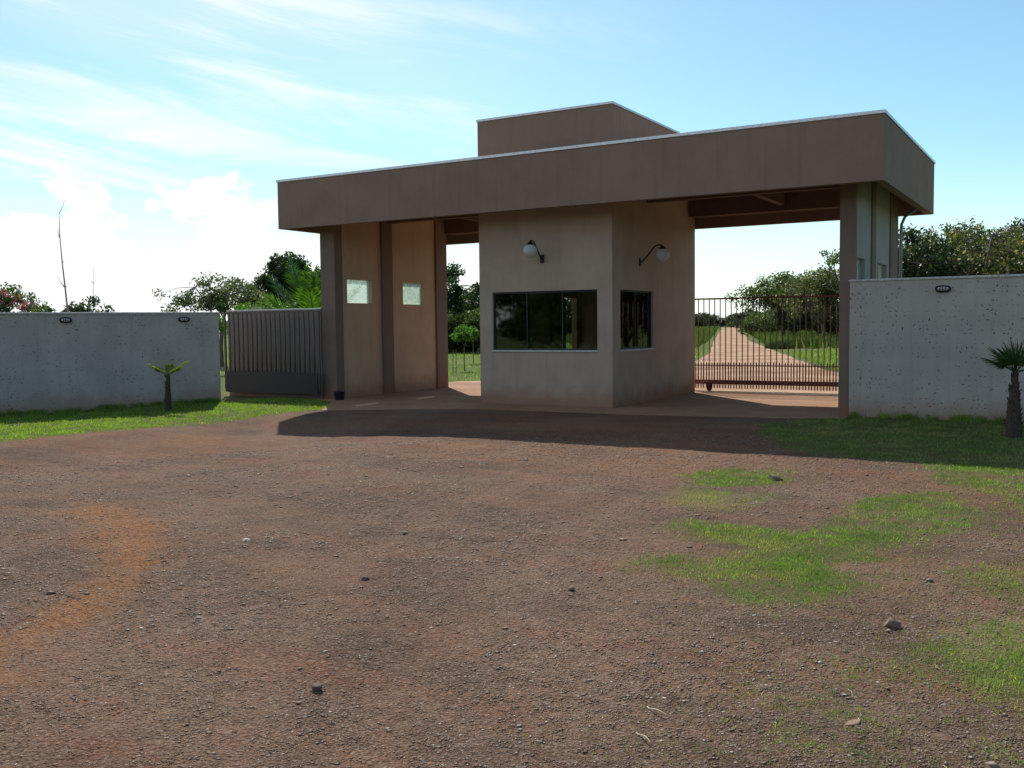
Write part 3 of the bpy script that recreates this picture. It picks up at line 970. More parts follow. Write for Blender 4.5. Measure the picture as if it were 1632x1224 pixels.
def bulkhead(p, ang, lab):
    """oval caged wall light; p on the wall face, ang = direction of the wall run"""
    r = empty('bulkhead_light', p, ang, world_parts=False)
    tag(r, lab, 'wall light', 'oval bulkhead lights on the boundary walls')
    n = 20
    def oval(rx, rz, y): return [(rx * math.copysign(abs(math.cos(t)) ** .7, math.cos(t)), y, rz * math.copysign(abs(math.sin(t)) ** .8, math.sin(t))) for t in np.linspace(0, 2 * math.pi, n, endpoint=False)]
    h = MB(); rings = [oval(.125, .062, 0), oval(.125, .062, -.045), oval(.115, .055, -.062), oval(.092, .036, -.060)]
    h.v = [q for rg in rings for q in rg]
    h.f = [(i * n + k, i * n + (k + 1) % n, (i + 1) * n + (k + 1) % n, (i + 1) * n + k) for i in range(3) for k in range(n)]
    for x in (-.045, 0, .045):
        h.tube([(x, -.055, -.045), (x, -.092, -.02), (x, -.092, .02), (x, -.055, .045)], .005, 6)
    b = h.build('housing', M['lampmetal'], smooth=True); b.parent = r
    l = MB(); rings = [oval(.092, .036, -.058), oval(.085, .032, -.075), oval(.055, .02, -.085), oval(.01, .004, -.088)]
    l.v = [q for rg in rings for q in rg]
    l.f = [(i * n + k, i * n + (k + 1) % n, (i + 1) * n + (k + 1) % n, (i + 1) * n + k) for i in range(3) for k in range(n)]
    l.f.append(tuple(3 * n + k for k in range(n)))
    b = l.build('lens', M['globe'], smooth=True); b.parent = r


bulkhead((-2.14, 18.288, 2.27), 0, 'dark oval bulkhead light near the top of the pale wall on the right')
aL = math.atan2(uy, ux)
bulkhead((-19.2, 13.37, 1.95), aL, 'dark oval bulkhead light on the left grey wall, below the tall bare sapling')
bulkhead((-17.93, 15.51, 1.95), aL, 'dark oval bulkhead light on the left grey wall above the small yellow-green palm')

# ------------------------------------------------------------------ sliding gates
def sliding_gate(x0, x1, y, ztop, zmid, nb, mat, lab, sheet=False, br=.013):
    r = empty('sliding_gate', (x0, y, 0))
    tag(r, lab, 'gate')
    hw = .015
    fr = MB()
    fr.box(x0, x1, y - .02, y + .02, ztop - .04, ztop)
    fr.box(x0, x1, y - .017, y + .017, zmid - .08, zmid - .055)
    fr.box(x0, x1, y - .03, y + .03, .20, .31)
    fr.box(x0, x0 + .05, y - .02, y + .02, .311, ztop - .041); fr.box(x1 - .05, x1, y - .02, y + .02, .311, ztop - .041)
    part(fr, 'frame', mat, r)
    first = None; sp = (x1 - x0 - .05) / nb
    for i in range(1, nb):
        x = x0 + .025 + sp * i
        if first is None:
            first = part(MB().tube([(x, y, .26), (x, y, ztop - .02)], br, 8), 'bar', mat, r, smooth=True); fx = x
        else:
            c = first.copy(); c.location.x = x - fx; COL.objects.link(c)
    firstp = None
    for i in range(2 * nb):
        x = x0 + .025 + sp * (i / 2 + .25)
        x = x0 + .025 + sp * i / 2
        if i % 2 == 0: x += 0
        if i == 0: continue
        y_ = y - .022 if i % 2 == 0 else y
        top = zmid
        if firstp is None:
            firstp = part(MB().tube([(x, y_, .10), (x, y_, top - .02), (x, y_, top + .02)], [.016, .016, .006], 6), 'picket', mat, r); px_, py_ = x, y_
        else:
            c = firstp.copy(); c.location = (x - px_, y_ - py_, 0); COL.objects.link(c)
    if sheet:
        part(MB().box(x0 + .05, x1 - .05, y - .055, y - .040, .12, zmid - .02), 'kick_panel', M['gatesheet'], r)
    for x in () if sheet else (x0 + .45, x1 - .5):
        wh = MB(); wh.lathe((x, y, .10), [(0, -.02), (.07, -.02), (.07, .02), (0, .02)], 18, 'y')
        wh.box(x - .06, x + .06, y - .035, y - .025, .08, .24); wh.box(x - .06, x + .06, y + .025, y + .035, .08, .24)
        part(wh, 'wheel', M['lampmetal'], r)
    return r


sliding_gate(-8.62, -3.2, 23.62, 2.36, .74, 38, M['gatered'], 'closed dark red barred sliding gate across the right gateway')
sliding_gate(-19.0, -15.80, 17.72, 2.14, .66, 20, M['gatebrown'], 'grey-brown barred gate with a dark solid lower panel standing beside the left gateway', sheet=True, br=.028)
rail = MB().box(-9.0, -2.4, 23.60, 23.64, .012, .035).box(-9.0, -2.4, 23.52, 23.72, -.1, .014)
tag(rail.build('gate_track', M['concrete']), 'pale concrete strip with the guide rail under the red sliding gate', 'gate track')

# ------------------------------------------------------------------ plants
def leaf_cloud(centers, radii, per, size, seed, flat=.8, droop=0, elong=1.8):
    """many small folded leaves round the clump centres"""
    r = np.random.default_rng(seed)
    cs = np.repeat(np.asarray(centers), per, 0); rr = np.repeat(np.asarray(radii), per)
    n = len(cs)
    d = r.normal(size=(n, 3)); d /= np.linalg.norm(d, axis=1)[:, None]
    rad = r.random(n) ** .5
    p = cs + d * (rad * rr)[:, None] * np.array([1, 1, flat])
    a = r.normal(size=(n, 3)); a[:, 2] -= droop; a /= np.linalg.norm(a, axis=1)[:, None]
    b = r.normal(size=(n, 3)); b -= a * (a * b).sum(1)[:, None]; b /= np.linalg.norm(b, axis=1)[:, None]
    s = size * (.6 + .8 * r.random(n))[:, None]
    c = np.cross(a, b)
    v = np.stack([p - a * s * .5, p + b * s * .5 / elong + c * s * .1, p + a * s * .5, p - b * s * .5 / elong + c * s * .1], 1).reshape(-1, 3)
    f = np.arange(4 * n).reshape(n, 4)
    return v, f


def crown_points(n, c, rad, seed, bottom=-.5, lumps=None):
    r = np.random.default_rng(seed)
    out = []
    while len(out) < n:
        d = r.normal(size=3); d /= np.linalg.norm(d)
        if d[2] < bottom: continue
        k = .35 + .65 * r.random() ** .6
        k *= .78 + .35 * math.sin(3 * math.atan2(d[1], d[0]) + seed) * (1 - abs(d[2])) + .1 * r.random()
        out.append(np.array(c) + d * np.array(rad) * k)
    return np.array(out)


def make_tree(kind, h, cr_, ch, clumps, per, leaf, mleaf, seed, trunk_r=.12, clump_r=.5, mbark=None, lean=0, low=.35, flat=.8, nlimb=6, extra=None, bottom=-.5, droop=.0):
    """h total height, cr_ crown radius, ch crown height; local coordinates"""
    r = np.random.default_rng(seed)
    root = empty(kind, (0, 0, 0), world_parts=False)
    cz = h - ch / 2
    C = crown_points(clumps, (lean, 0, cz), (cr_, cr_, ch / 2), seed, bottom)
    mb = MB()
    fork = np.array([lean * .4, 0, max(.3, (h - ch) * 1.0 + ch * .12)])
    ph = r.random() * 6
    tp = [np.array([0, 0, -.3]), np.array([.03 * h * math.sin(ph), .02 * h, fork[2] * .5]), fork]
    mb.tube(tp, [trunk_r * 1.25, trunk_r, trunk_r * .8], 8)
    limbs = []
    for i in range(nlimb):
        a = ph + 2 * math.pi * i / nlimb + r.normal() * .3
        e = np.array([lean + cr_ * .5 * math.cos(a), cr_ * .5 * math.sin(a), cz + ch * (.12 + .22 * r.random()) * (1 if i % 2 else .2)])
        mid = fork * .5 + e * .5 + r.normal(size=3) * .06 * h
        mb.tube([fork - np.array([0, 0, .1]), mid, e], [trunk_r * .55, trunk_r * .38, trunk_r * .2], 6)
        limbs += [mid, e]
    limbs = np.array(limbs)
    for c in C:
        k = np.argmin(np.linalg.norm(limbs - c, axis=1))
        s0 = limbs[k]; mid = (s0 + c) / 2 + r.normal(size=3) * .05 * cr_
        mb.tube([s0, mid, c], [trunk_r * .16, trunk_r * .11, trunk_r * .04], 4, cap=False)
    t = mb.build('trunk', mbark or M['bark'], smooth=True); t.parent = root
    v, f = leaf_cloud(C, clump_r * (.6 + .8 * r.random(len(C))), per, leaf, seed + 1, flat, droop)
    cw = mesh_np('crown', v, f, mleaf, root)
    return root


def put(root, u, dist, z=0, rz=0, sc=1.0, dxy=(0, 0)):
    x, y = at(u, dist)
    root.location = (x + dxy[0], y + dxy[1], z); root.rotation_euler = (0, 0, rz); root.scale = (sc, sc, sc)
    return root


def copy_tree(o, parent=None):
    c = o.copy(); COL.objects.link(c); c.parent = parent
    for ch in [k for k in o.children]:
        copy_tree(ch, c)
    return c


def hz(pxabove, dist):
    """height of something whose top is pxabove photo pixels over the horizon"""
    return EYE + pxabove * dist / F_PX


# left of the gatehouse, over the wall (horizon row there about 525)
t = put(make_tree('feathery_tree', hz(90, 48), 2.6, 3.1, 120, 60, .13, M['leaf_pale'], 21, .1, .42, lean=.2, flat=.6, bottom=-.3), 354, 48)
tag(t, 'wide pale feathery tree showing above the left wall', 'tree')
t = put(make_tree('dense_tree', hz(124, 52), 1.9, 4.6, 90, 130, .17, M['leaf_dark'], 33, .14, .42), 462, 52)
tag(t, 'tall dark tree behind the bright palm fronds left of the gatehouse', 'tree')
t = put(make_tree('dense_tree', hz(98, 56), 1.7, 3.6, 60, 110, .17, M['leaf_dark'], 39, .14, .42), 512, 56)
tag(t, 'dark tree half hidden behind the left gateway pillar', 'tree')
t = put(make_tree('flowering_tree', hz(82, 34), 1.5, 2.3, 70, 34, .10, M['leaf_mid'], 45, .07, .25, flat=.8), 20, 34)
x_, y_ = at(28, 34)
v, f = leaf_cloud(crown_points(26, (0.15, 0, hz(45, 34)), (.75, .75, .5), 5, -1), np.full(26, .16), 40, .08, 77)
bl = mesh_np('blossom', v, f, M['leaf_pink'], t)
tag(t, 'loose tree with a patch of pink blossom above the far left of the wall', 'tree')
for u, dist, ab, cr_, lab in ((100, 26, 50, .38, 'small bushy shrub tip showing over the left wall beside the bare sapling'),
                              (163, 27, 56, .85, 'rounded dark shrub showing over the left wall right of the bare saplings'),
                              (128, 26, 56, .22, 'tiny shrub tip over the left wall between the two bare saplings'),
                              (72, 28, 50, .4, 'low dark shrub over the left wall next to the blossoming tree')):
    t = put(make_tree('shrub', hz(ab, dist), cr_, 1.6, 26 if cr_ > .5 else 10, 70, .10, M['leaf_dark'], int(u), .04, .2, nlimb=3), u, dist)
    tag(t, lab, 'shrub', 'shrubs behind the left wall')
for u, dist, ab, cr_ in ((400, 40, 48, 1.6), (455, 30, 38, 1.1), (430, 36, 42, 1.3)):
    t = put(make_tree('bush', hz(ab, dist), cr_, 2.2, 46, 90, .12, M['leaf_bright' if u == 400 else 'leaf_mid'], int(u) + 3, .05, .35, nlimb=4), u, dist)
    tag(t, {400: 'low bright green bush over the left wall under the feathery tree', 455: 'low green bush just over the barred gate wall below the palm fronds',
            430: 'mid green bush over the wall between the feathery tree and the palm fronds'}[u], 'bush')


def bare_sapling(u, dist, top, seed, lab, twigs):
    r = random.Random(seed); h = hz(top, dist)
    mb = MB(); pts = []; x = 0
    for i in range(9):
        t_ = i / 8; pts.append((.12 * math.sin(t_ * 4 + seed) * t_ + .1 * t_, .05 * math.sin(t_ * 5), t_ * h - .1))
    mb.tube(pts, [(.038 if top > 120 else .022) * (1 - .85 * i / 8) for i in range(9)], 7)
    for k in range(twigs):
        i = r.randint(4, 8); p = Vector(pts[i]); a = r.random() * 6.28; L = (.12 + .34 * r.random()) * (h / 5)
        q = p + Vector((math.cos(a) * L * .55, math.sin(a) * L * .55, L * .8))
        mb.tube([p, (p + q) / 2 + Vector((0, 0, -.04)), q], [.010, .006, .003], 4)
    o = mb.build('bare_sapling', M['bark_pale'], smooth=True)
    x, y = at(u, dist); o.location = (x, y, 0)
    tag(o, lab, 'sapling')


bare_sapling(107, 25, 175, 1, 'tall bare leafless sapling rising above the left wall', 9)
bare_sapling(149, 30, 98, 4, 'shorter and thinner bare sapling above the left wall', 3)


def pinnate(mb, base, az, length, rise, droop, leaflets, ll, wid=.018, seed=0):
    """one feather frond as rachis curve + leaflets, added to mb"""
    r = random.Random(seed)
    d = Vector((math.cos(az), math.sin(az), 0)); sd = Vector((-math.sin(az), math.cos(az), 0))
    pts = []
    for i in range(11):
        t_ = i / 10
        pts.append(Vector(base) + d * length * t_ * (1 - .15 * t_) + Vector((0, 0, rise * t_ - droop * t_ * t_)))
    mb.tube(pts, [wid * .8 * (1 - .8 * i / 10) for i in range(11)], 4)
    for k in range(leaflets):
        t_ = .12 + .86 * k / leaflets; i = int(t_ * 10); fr = t_ * 10 - i
        p = pts[i].lerp(pts[min(i + 1, 10)], fr); tan = (pts[min(i + 1, 10)] - pts[i]).normalized()
        L = ll * (.45 + .55 * math.sin(math.pi * min(1, t_ * 1.05))) * r.uniform(.85, 1.1)
        for sgn in (-1, 1):
            q = p + (tan * .75 + sd * sgn * .8 + Vector((0, 0, r.uniform(-.25, .25)))).normalized() * L
            mid = (p + q) / 2 + Vector((0, 0, .06 * L))
            w = tan * wid
            b = len(mb.v)
            mb.v += [tuple(p), tuple(mid + w), tuple(q), tuple(mid - w)]
            mb.f.append((b, b + 1, b + 2, b + 3))


def frond_palm(u, dist, lab, trunk_h, specs, mat, length, ll, tr=.12, leaflets=40, wid=.03, kind='palm'):
    x, y = at(u, dist) if dist else u
    r = empty(kind, (x, y, 0), world_parts=False)
    tag(r, lab, 'palm')
    pts = [(0, 0, -.1), (0, 0, trunk_h * .3), (.02, 0, trunk_h * .65), (.03, .01, trunk_h)]
    t = MB().tube(pts, [tr * 1.1, tr, tr * .7, tr * .45], 10)
    rr = random.Random(5)
    for k in range(int(26 * trunk_h) + 8):          # old leaf bases
        a = rr.random() * 6.28; z = trunk_h * (.1 + .85 * rr.random()); ra = tr * (1.05 - .5 * z / trunk_h)
        t.tube([(ra * .8 * math.cos(a), ra * .8 * math.sin(a), z), (ra * 1.3 * math.cos(a), ra * 1.3 * math.sin(a), z + .05)], [.02, .006], 4)
    o = t.build('trunk', M['palmtrunk']); o.parent = r
    for i, (az, le, rise, dr) in enumerate(specs):
        m_ = MB(); pinnate(m_, (.02, 0, trunk_h - .03), az, le * length, rise, dr, leaflets, ll, wid, i)
        f_ = m_.build('frond', mat); f_.parent = r
    return r


# bright feather palm behind the short wall (fronds lean to the upper left of the view)
cam_r = YAW
frond_palm(507, 27, 'bright green feather palm rising behind the barred gate on the left', 1.3,
           [(cam_r + math.pi * .95, .8, 2.2, .35), (cam_r + math.pi * .8, .6, 2.4, .2), (cam_r + math.pi * 1.05, 1.0, 1.5, .5), (cam_r + 1.2, .5, 2.4, .2), (cam_r + math.pi * 1.2, .9, 1.9, .6),
            (cam_r, .7, 2.1, .6), (cam_r + math.pi * .6, .5, 2.5, .4), (cam_r + math.pi * 1.5, .6, 2.2, .8), (cam_r + math.pi, .45, 2.5, .1)], M['leaf_bright'], 1.9, .65, .16, 60, .022)
# small palm on the left lawn
frond_palm((-16.98, 14.19), 0, 'small young palm with a few yellow-green fronds on the lawn before the left wall', .78,
           [(cam_r + math.pi, .9, .32, .10), (cam_r + .1, 1.05, .36, .06), (cam_r + math.pi * .88, .6, .2, .1), (cam_r - .3, .6, .14, .02), (cam_r + 1.6, .4, .3, .1)], M['leaf_yellow'], .52, .17, .07, 26, .016, 'small_palm')


def fan_palm(x, y, lab):
    r = empty('fan_palm', (x, y, float(ground_z(x, y))), world_parts=False)
    tag(r, lab, 'palm')
    H_ = 1.0
    t = MB().tube([(0, 0, -.1), (0, 0, .12), (0, 0, .5), (.01, 0, .8), (.01, 0, H_)], [.115, .11, .085, .045, .034], 12)
    rr = random.Random(8)
    for k in range(70):
        a = rr.random() * 6.28; z = .06 + .92 * rr.random(); ra = .112 - .08 * z
        t.tube([(ra * .85 * math.cos(a), ra * .85 * math.sin(a), z), (ra * 1.35 * math.cos(a), ra * 1.35 * math.sin(a), z + .06)], [.022, .006], 4)
    o = t.build('trunk', M['palmtrunk']); o.parent = r
    # leaves: (azimuth, elevation, petiole, blade length)
    for k, (az, el, pe, bl_) in enumerate([(cam_r + math.pi * .97, .45, .16, .40), (cam_r + math.pi * 1.1, .95, .14, .38), (cam_r + 1.9, 1.35, .12, .42), (cam_r + .8, 1.15, .14, .4),
                                          (cam_r + .1, .75, .18, .42), (cam_r - .4, .25, .2, .40), (cam_r + math.pi * 1.35, .7, .16, .38), (cam_r + 2.4, .8, .16, .4), (cam_r - 1.5, 1.2, .14, .40)]):
        d = Vector((math.cos(az) * math.cos(el), math.sin(az) * math.cos(el), math.sin(el)))
        sd = Vector((-math.sin(az), math.cos(az), 0)); up_ = d.cross(sd)
        b0 = Vector((.01, 0, H_ - .04)); hub = b0 + d * pe
        m_ = MB().tube([b0, hub], [.012, .008], 5)
        nn = 18
        for i in range(nn):
            a = R(-100 + 200 * i / (nn - 1)) + rr.uniform(-.04, .04)
            L = bl_ * (.72 + .28 * math.cos(a * .8)) * rr.uniform(.88, 1.06)
            q = (d * math.cos(a) + sd * math.sin(a)).normalized()
            w = (d * -math.sin(a) + sd * math.cos(a)) * .013
            fold = up_ * .008 * (1 if i % 2 else -1)
            tip = hub + q * L - Vector((0, 0, .12 * L * abs(math.sin(a)))) + up_ * -.02
            bb = len(m_.v)
            m_.v += [tuple(hub), tuple(hub + q * L * .5 + w + fold), tuple(tip), tuple(hub + q * L * .5 - w - fold)]
            m_.f.append((bb, bb + 1, bb + 2, bb + 3))
        f_ = m_.build('fan_leaf', M['leaf_palm']); f_.parent = r


fan_palm(-0.89, 15.95, 'small dark fan palm on the shaded grass before the right wall')

# behind the right wall: dense thicket of trees with dry leaves
for i, (u, dist, top, cr_, ch, kind) in enumerate([(1455, 33, 152, 1.7, 4.3, 'leaf_dark'), (1515, 36, 158, 2.2, 4.8, 'leaf_mixed'), (1590, 33, 160, 2.3, 4.6, 'leaf_mixed'), (1655, 36, 162, 2.5, 4.8, 'leaf_mixed'),
                                                   (1492, 44, 150, 2.6, 5.2, 'leaf_mixed'), (1560, 45, 152, 2.8, 5.4, 'leaf_dark')]):
    t = put(make_tree('thicket_tree', hz(top, dist), cr_, ch, 140, 75, .115, M[kind], 60 + i, .12, .45, bottom=-.9), u, dist)
    tag(t, ['dark green tree right behind the end pillar, darkest of the trees over the right wall', 'green tree flecked with dry leaves over the bulkhead light of the right wall',
            'broad tree flecked with dry leaves above the fan palm and right wall', 'tree with dry leaves at the right edge of the photo above the wall',
            'tree in the second row over the left part of the right wall', 'dark tree in the second row over the middle of the right wall'][i], 'tree', 'trees over the right wall')

# seen through the right gateway
mid1 = put(make_tree('roadside_tree', hz(80, 105), 4.5, 5.2, 140, 80, .26, M['leaf_mid'], 80, .2, .9, bottom=-.6), 1250, 105)
tag(mid1, 'green tree with an open trunk right of the dirt road, seen through the barred gate', 'tree')
mid2 = put(make_tree('roadside_tree', hz(88, 92), 4.4, 6.0, 130, 55, .25, M['leaf_mixed'], 83, .18, .8, bottom=-.7), 1310, 92)
tag(mid2, 'sparse tree flecked with pale leaves beside the right gateway pillar, behind the barred gate', 'tree')
mid3 = put(make_tree('roadside_tree', hz(122, 88), 2.6, 5.0, 44, 36, .22, M['leaf_mid'], 84, .14, .7, bottom=-.6), 1344, 88)
tag(mid3, 'tall thin-leaved tree mostly hidden by the right gateway pillar', 'tree')
for i, (u, dist, top, cr_) in enumerate([(1262, 120, 26, 4.6), (1302, 104, 30, 4.2), (1214, 150, 15, 4.0), (1335, 98, 34, 3.6)]):
    t = put(make_tree('bush', hz(top, dist), cr_, 3.2, 80, 80, .3, M['leaf_dark' if i % 2 else 'leaf_mid'], 90 + i, .08, .8, nlimb=4, bottom=-.9), u, dist)
    tag(t, ['mid green bush under the roadside tree beyond the barred gate', 'dark bush below the sparse tree beyond the barred gate', 'bush nearest the far end of the dirt road on its right', 'dark bush beside the right gateway pillar beyond the gate'][i], 'bush')

# through the left gateway
lt = put(make_tree('garden_tree', hz(108, 70), 4.2, 6.4, 130, 90, .24, M['leaf_dark'], 101, .18, .7, bottom=-.9), 688, 70)
tag(lt, 'tall dark tree seen through the left gateway beside its pillar', 'tree')
t = put(make_tree('garden_tree', hz(72, 74), 3.9, 5.2, 120, 90, .24, M['leaf_mixed'], 103, .18, .7, bottom=-.9), 754, 74)
tag(t, 'lower tree with pale flecks seen through the left gateway beside the booth', 'tree')
for i, (u, dist, top, cr_, mt) in enumerate([(722, 66, 28, 2.2, 'leaf_mid'), (764, 65, 32, 2.1, 'leaf_mid'), (742, 68, 16, 2.4, 'leaf_dark')]):
    t = put(make_tree('garden_shrub', hz(top, dist), cr_, 2.9, 80, 90, .2, M[mt], 110 + i, .06, .5, nlimb=4, bottom=-.98), u, dist)
    tag(t, ['mid green shrub below the dark tree in the left gateway', 'mid green shrub by the booth edge in the left gateway', 'dark shrub between the two lighter ones in the left gateway'][i], 'shrub')
for i, (u, dist, h_) in enumerate([(741, 38.5, 1.4), (755, 46, 1.45)]):
    t = put(make_tree('young_tree', h_ + .35, .55, .8, 18, 50, .11, M['leaf_bright'], 120 + i, .02, .2, nlimb=3), u, dist)
    tag(t, ['nearer of two slim young trees on the lawn in the left gateway', 'farther of two slim young trees on the lawn in the left gateway, by the booth'][i], 'young tree', 'young trees on the lawn')
for i, u in enumerate((722, 727)):
    x, y = at(u, 35 + i)
    o = MB().tube([(x, y, -.1), (x + .02, y, .9)], [.016, .012], 6).build('stake', M['wood'])
    tag(o, ['left one of the pair of thin wooden stakes on the lawn in the left gateway', 'right one of the pair of thin wooden stakes on the lawn in the left gateway'][i], 'stake', 'stakes on the lawn')

# far line of trees round the horizon
protos = [make_tree('distant_tree', 6.8, 4.4, 7.4, 90, 60, .45, M['leaf_dark'], 200 + i, .2, 1.0, bottom=-.9) for i in range(3)]
rr = random.Random(4)
first = [True] * 3
spots = []
for k in range(46):
    u = 500 + k * 24 + rr.uniform(-8, 8)
    d = rr.uniform(130, 260)
    if 1085 < u < 1215: d = rr.uniform(430, 520)
    if 1142 < u < 1178: continue
    spots.append((u, d))
for u, d in [(1114, 380), (1124, 430), (1134, 520), (1192, 330), (1182, 400), (1204, 290), (1175, 470), (1150, 640), (1160, 680), (1168, 600)]: spots.append((u, d))
for i, (u, d) in enumerate(spots):
    k = i % 3
    o = protos[k] if first[k] else copy_tree(protos[k]); first[k] = False
    put(o, u, d, -.3, rr.random() * 6.28, (.75 + .4 * rr.random()) * (1 if d < 300 else 1.15))
    tag(o, 'small dark tree in the far line of trees on the horizon', 'tree', 'far trees on the horizon')


def tufts(name, poly, n, h, w, mat, seed, zf=None, lean=.5, dens=None, kindlab=None):
    r = np.random.default_rng(seed)
    P = np.array(poly); x = r.uniform(P[:, 0].min(), P[:, 0].max(), n * 6); y = r.uniform(P[:, 1].min(), P[:, 1].max(), n * 6)
    k = inpoly(x, y, poly)
    x, y = x[k][:n], y[k][:n]
    return blades(name, x, y, zf(x, y) if zf else terrain_z(x, y), h, w, mat, r, lean)


def blades(name, x, y, z, h, w, mat, r, lean=.5):
    n = len(x)
    a = r.random(n) * 2 * np.pi; hh = h * (.5 + .9 * r.random(n)); ww = w * (.7 + .6 * r.random(n))
    b = r.random(n) * 2 * np.pi; le = lean * hh * r.random(n)
    dx, dy = np.cos(a) * ww, np.sin(a) * ww
    v = np.stack([np.stack([x - dx, y - dy, z - .01], 1), np.stack([x + dx, y + dy, z - .01], 1), np.stack([x + np.cos(b) * le, y + np.sin(b) * le, z + hh], 1)], 1).reshape(-1, 3)
    return mesh_np(name, v, np.arange(3 * n).reshape(n, 3), mat)


# short lawn grass on and beside the forecourt
def lawn():
    r = np.random.default_rng(12)
    N_ = 2400000
    b = R(30.57) + R(1) * r.uniform(-40, 40, N_); d = np.exp(r.uniform(math.log(3.5), math.log(25), N_))
    x, y = -np.sin(b) * d, np.cos(b) * d
    keep = (y < 18.25) & (x < 7.5) & (x > -29.5)
    x, y, d = x[keep], y[keep], d[keep]
    # nothing grows behind the left wall line here
    side_ = (x + 17.52) * uy - (y - 16.18) * ux
    k = (side_ > .02) | (x > -17.4)
    k &= ~((x > -19.1) & (x < -15.9) & (y > 17.85))
    x, y, d = x[k], y[k], d[k]
    amt = grass_amt(x, y)
    cl = fbm(x, y, 5, 61, 3)
    k = r.random(len(x)) < amt * np.clip((cl - .25) * 2.6, .12, 1) * .7
    x, y, d = x[k], y[k], d[k]
    z = fore_z(x, y)
    h = .012 + .0009 * d
    far = x < -13
    g2 = blades('grass', x[far], y[far], z[far], h[far], (.0012 + .00038 * d)[far], M['lawnblade'], r, 1.3)
    tag(g2, 'bright green lawn strip in front of the left wall', kind='stuff')
    x, y, z, h, d = x[~far], y[~far], z[~far], h[~far], d[~far]
    return tag(blades('grass', x, y, z, h,   .0012 + .00038 * d, M['grassblade'], r, 1.3), kind='stuff')


lg = lawn()
lg['label'] = 'short green grass on the lawns and patches beside the gravel'

# trees on the far side of the road, behind the photographer (they show mirrored in the booth window)
pb = make_tree('big_tree', 8.0, 6.2, 8.2, 230, 110, .36, M['leaf_mid'], 300, .25, 1.1, bottom=-.9)
for k in range(9):
    o = pb if k == 0 else copy_tree(pb)
    a = R(115 + 17 * k); d = 30 + 5 * ((k * 7) % 3)
    o.location = (math.cos(a + R(95)) * d, math.sin(a + R(95)) * d, -.2); o.rotation_euler = (0, 0, k * 1.3)
    tag(o, 'big tree across the road behind the photographer, only mirrored in the booth window', 'tree', 'trees across the road')

# lawn and rough grass behind the gatehouse
gb = tufts('grass', [(-70, 26), (-13.4, 26), (-13.2, 34), (-20, 57), (-33, 92), (-80, 92)], 60000, .10, .02, M['grassblade'], 70)
tag(gb, 'lawn grass seen through the left gateway', None, None, 'stuff')
gb = tufts('grass', [(-2.8, 26), (6, 30), (6, 60), (-14, 68), (-15.0, 57), (-7.6, 36)], 40000, .10, .02, M['grassblade'], 71)
tag(gb, 'green grass right of the dirt road beyond the barred gate', None, None, 'stuff')
gb = tufts('tall_grass', [(-32, 92), (-21, 57), (-26, 55), (-48, 92), (-170, 421), (-141, 421)], 40000, .9, .06, M['tallgrass'], 72)
tag(gb, 'tall rough grass along the left side of the dirt road', None, None, 'stuff')
gb = tufts('tall_grass', [(-28, 96), (-18.6, 66), (-10, 69), (-2, 72), (-2, 90), (-120, 424), (-132, 424)], 40000, .7, .06, M['tallgrass'], 73)
tag(gb, 'tall rough grass along the right side of the dirt road', None, None, 'stuff')

bx_, by_ = [], []
rb = np.random.default_rng(75)
t_ = rb.random(9000)
cv = np.array([(-18.2, 66.5), (-18.0, 72), (-17.0, 77), (-14, 81), (-9, 83)])
seg = t_ * 4; ii = np.minimum(seg.astype(int), 3); ff = (seg - ii)[:, None]
pp = cv[ii] * (1 - ff) + cv[ii + 1] * ff + rb.normal(0, .35, (9000, 2))
gb = blades('shaded_bank_grass', pp[:, 0], pp[:, 1], terrain_z(pp[:, 0], pp[:, 1]), .45, .05, M['leaf_dark'], rb)  # dark blades stand in for the shadowed face of a low bank
tag(gb, 'dark curved edge of rough grass bordering the lawn beyond the barred gate', None, None, 'stuff')

# weeds creeping along the foot of the boundary walls
rw = np.random.default_rng(81)
wx_, wy_ = [], []
for k in range(60):
    cx, n_ = rw.uniform(-3.6, 5), rw.integers(20, 90)
    wx_ += list(cx + rw.normal(0, .07, n_)); wy_ += list(18.27 - abs(rw.normal(0, .05, n_)))
for k in range(60):
    t_, n_ = rw.uniform(0, 9), rw.integers(20, 90)
    q = abs(rw.normal(0, .05, n_)) + .03
    tt = t_ + rw.normal(0, .08, n_)
    wx_ += list(-17.52 - ux * tt + uy * q); wy_ += list(16.18 - uy * tt - ux * q)
wx_, wy_ = np.array(wx_), np.array(wy_)
gb = blades('weeds', wx_, wy_, fore_z(wx_, wy_), .11, .008, M['lawnblade'], rw, .8)
tag(gb, 'low weeds creeping along the foot of the boundary walls', None, None, 'stuff')

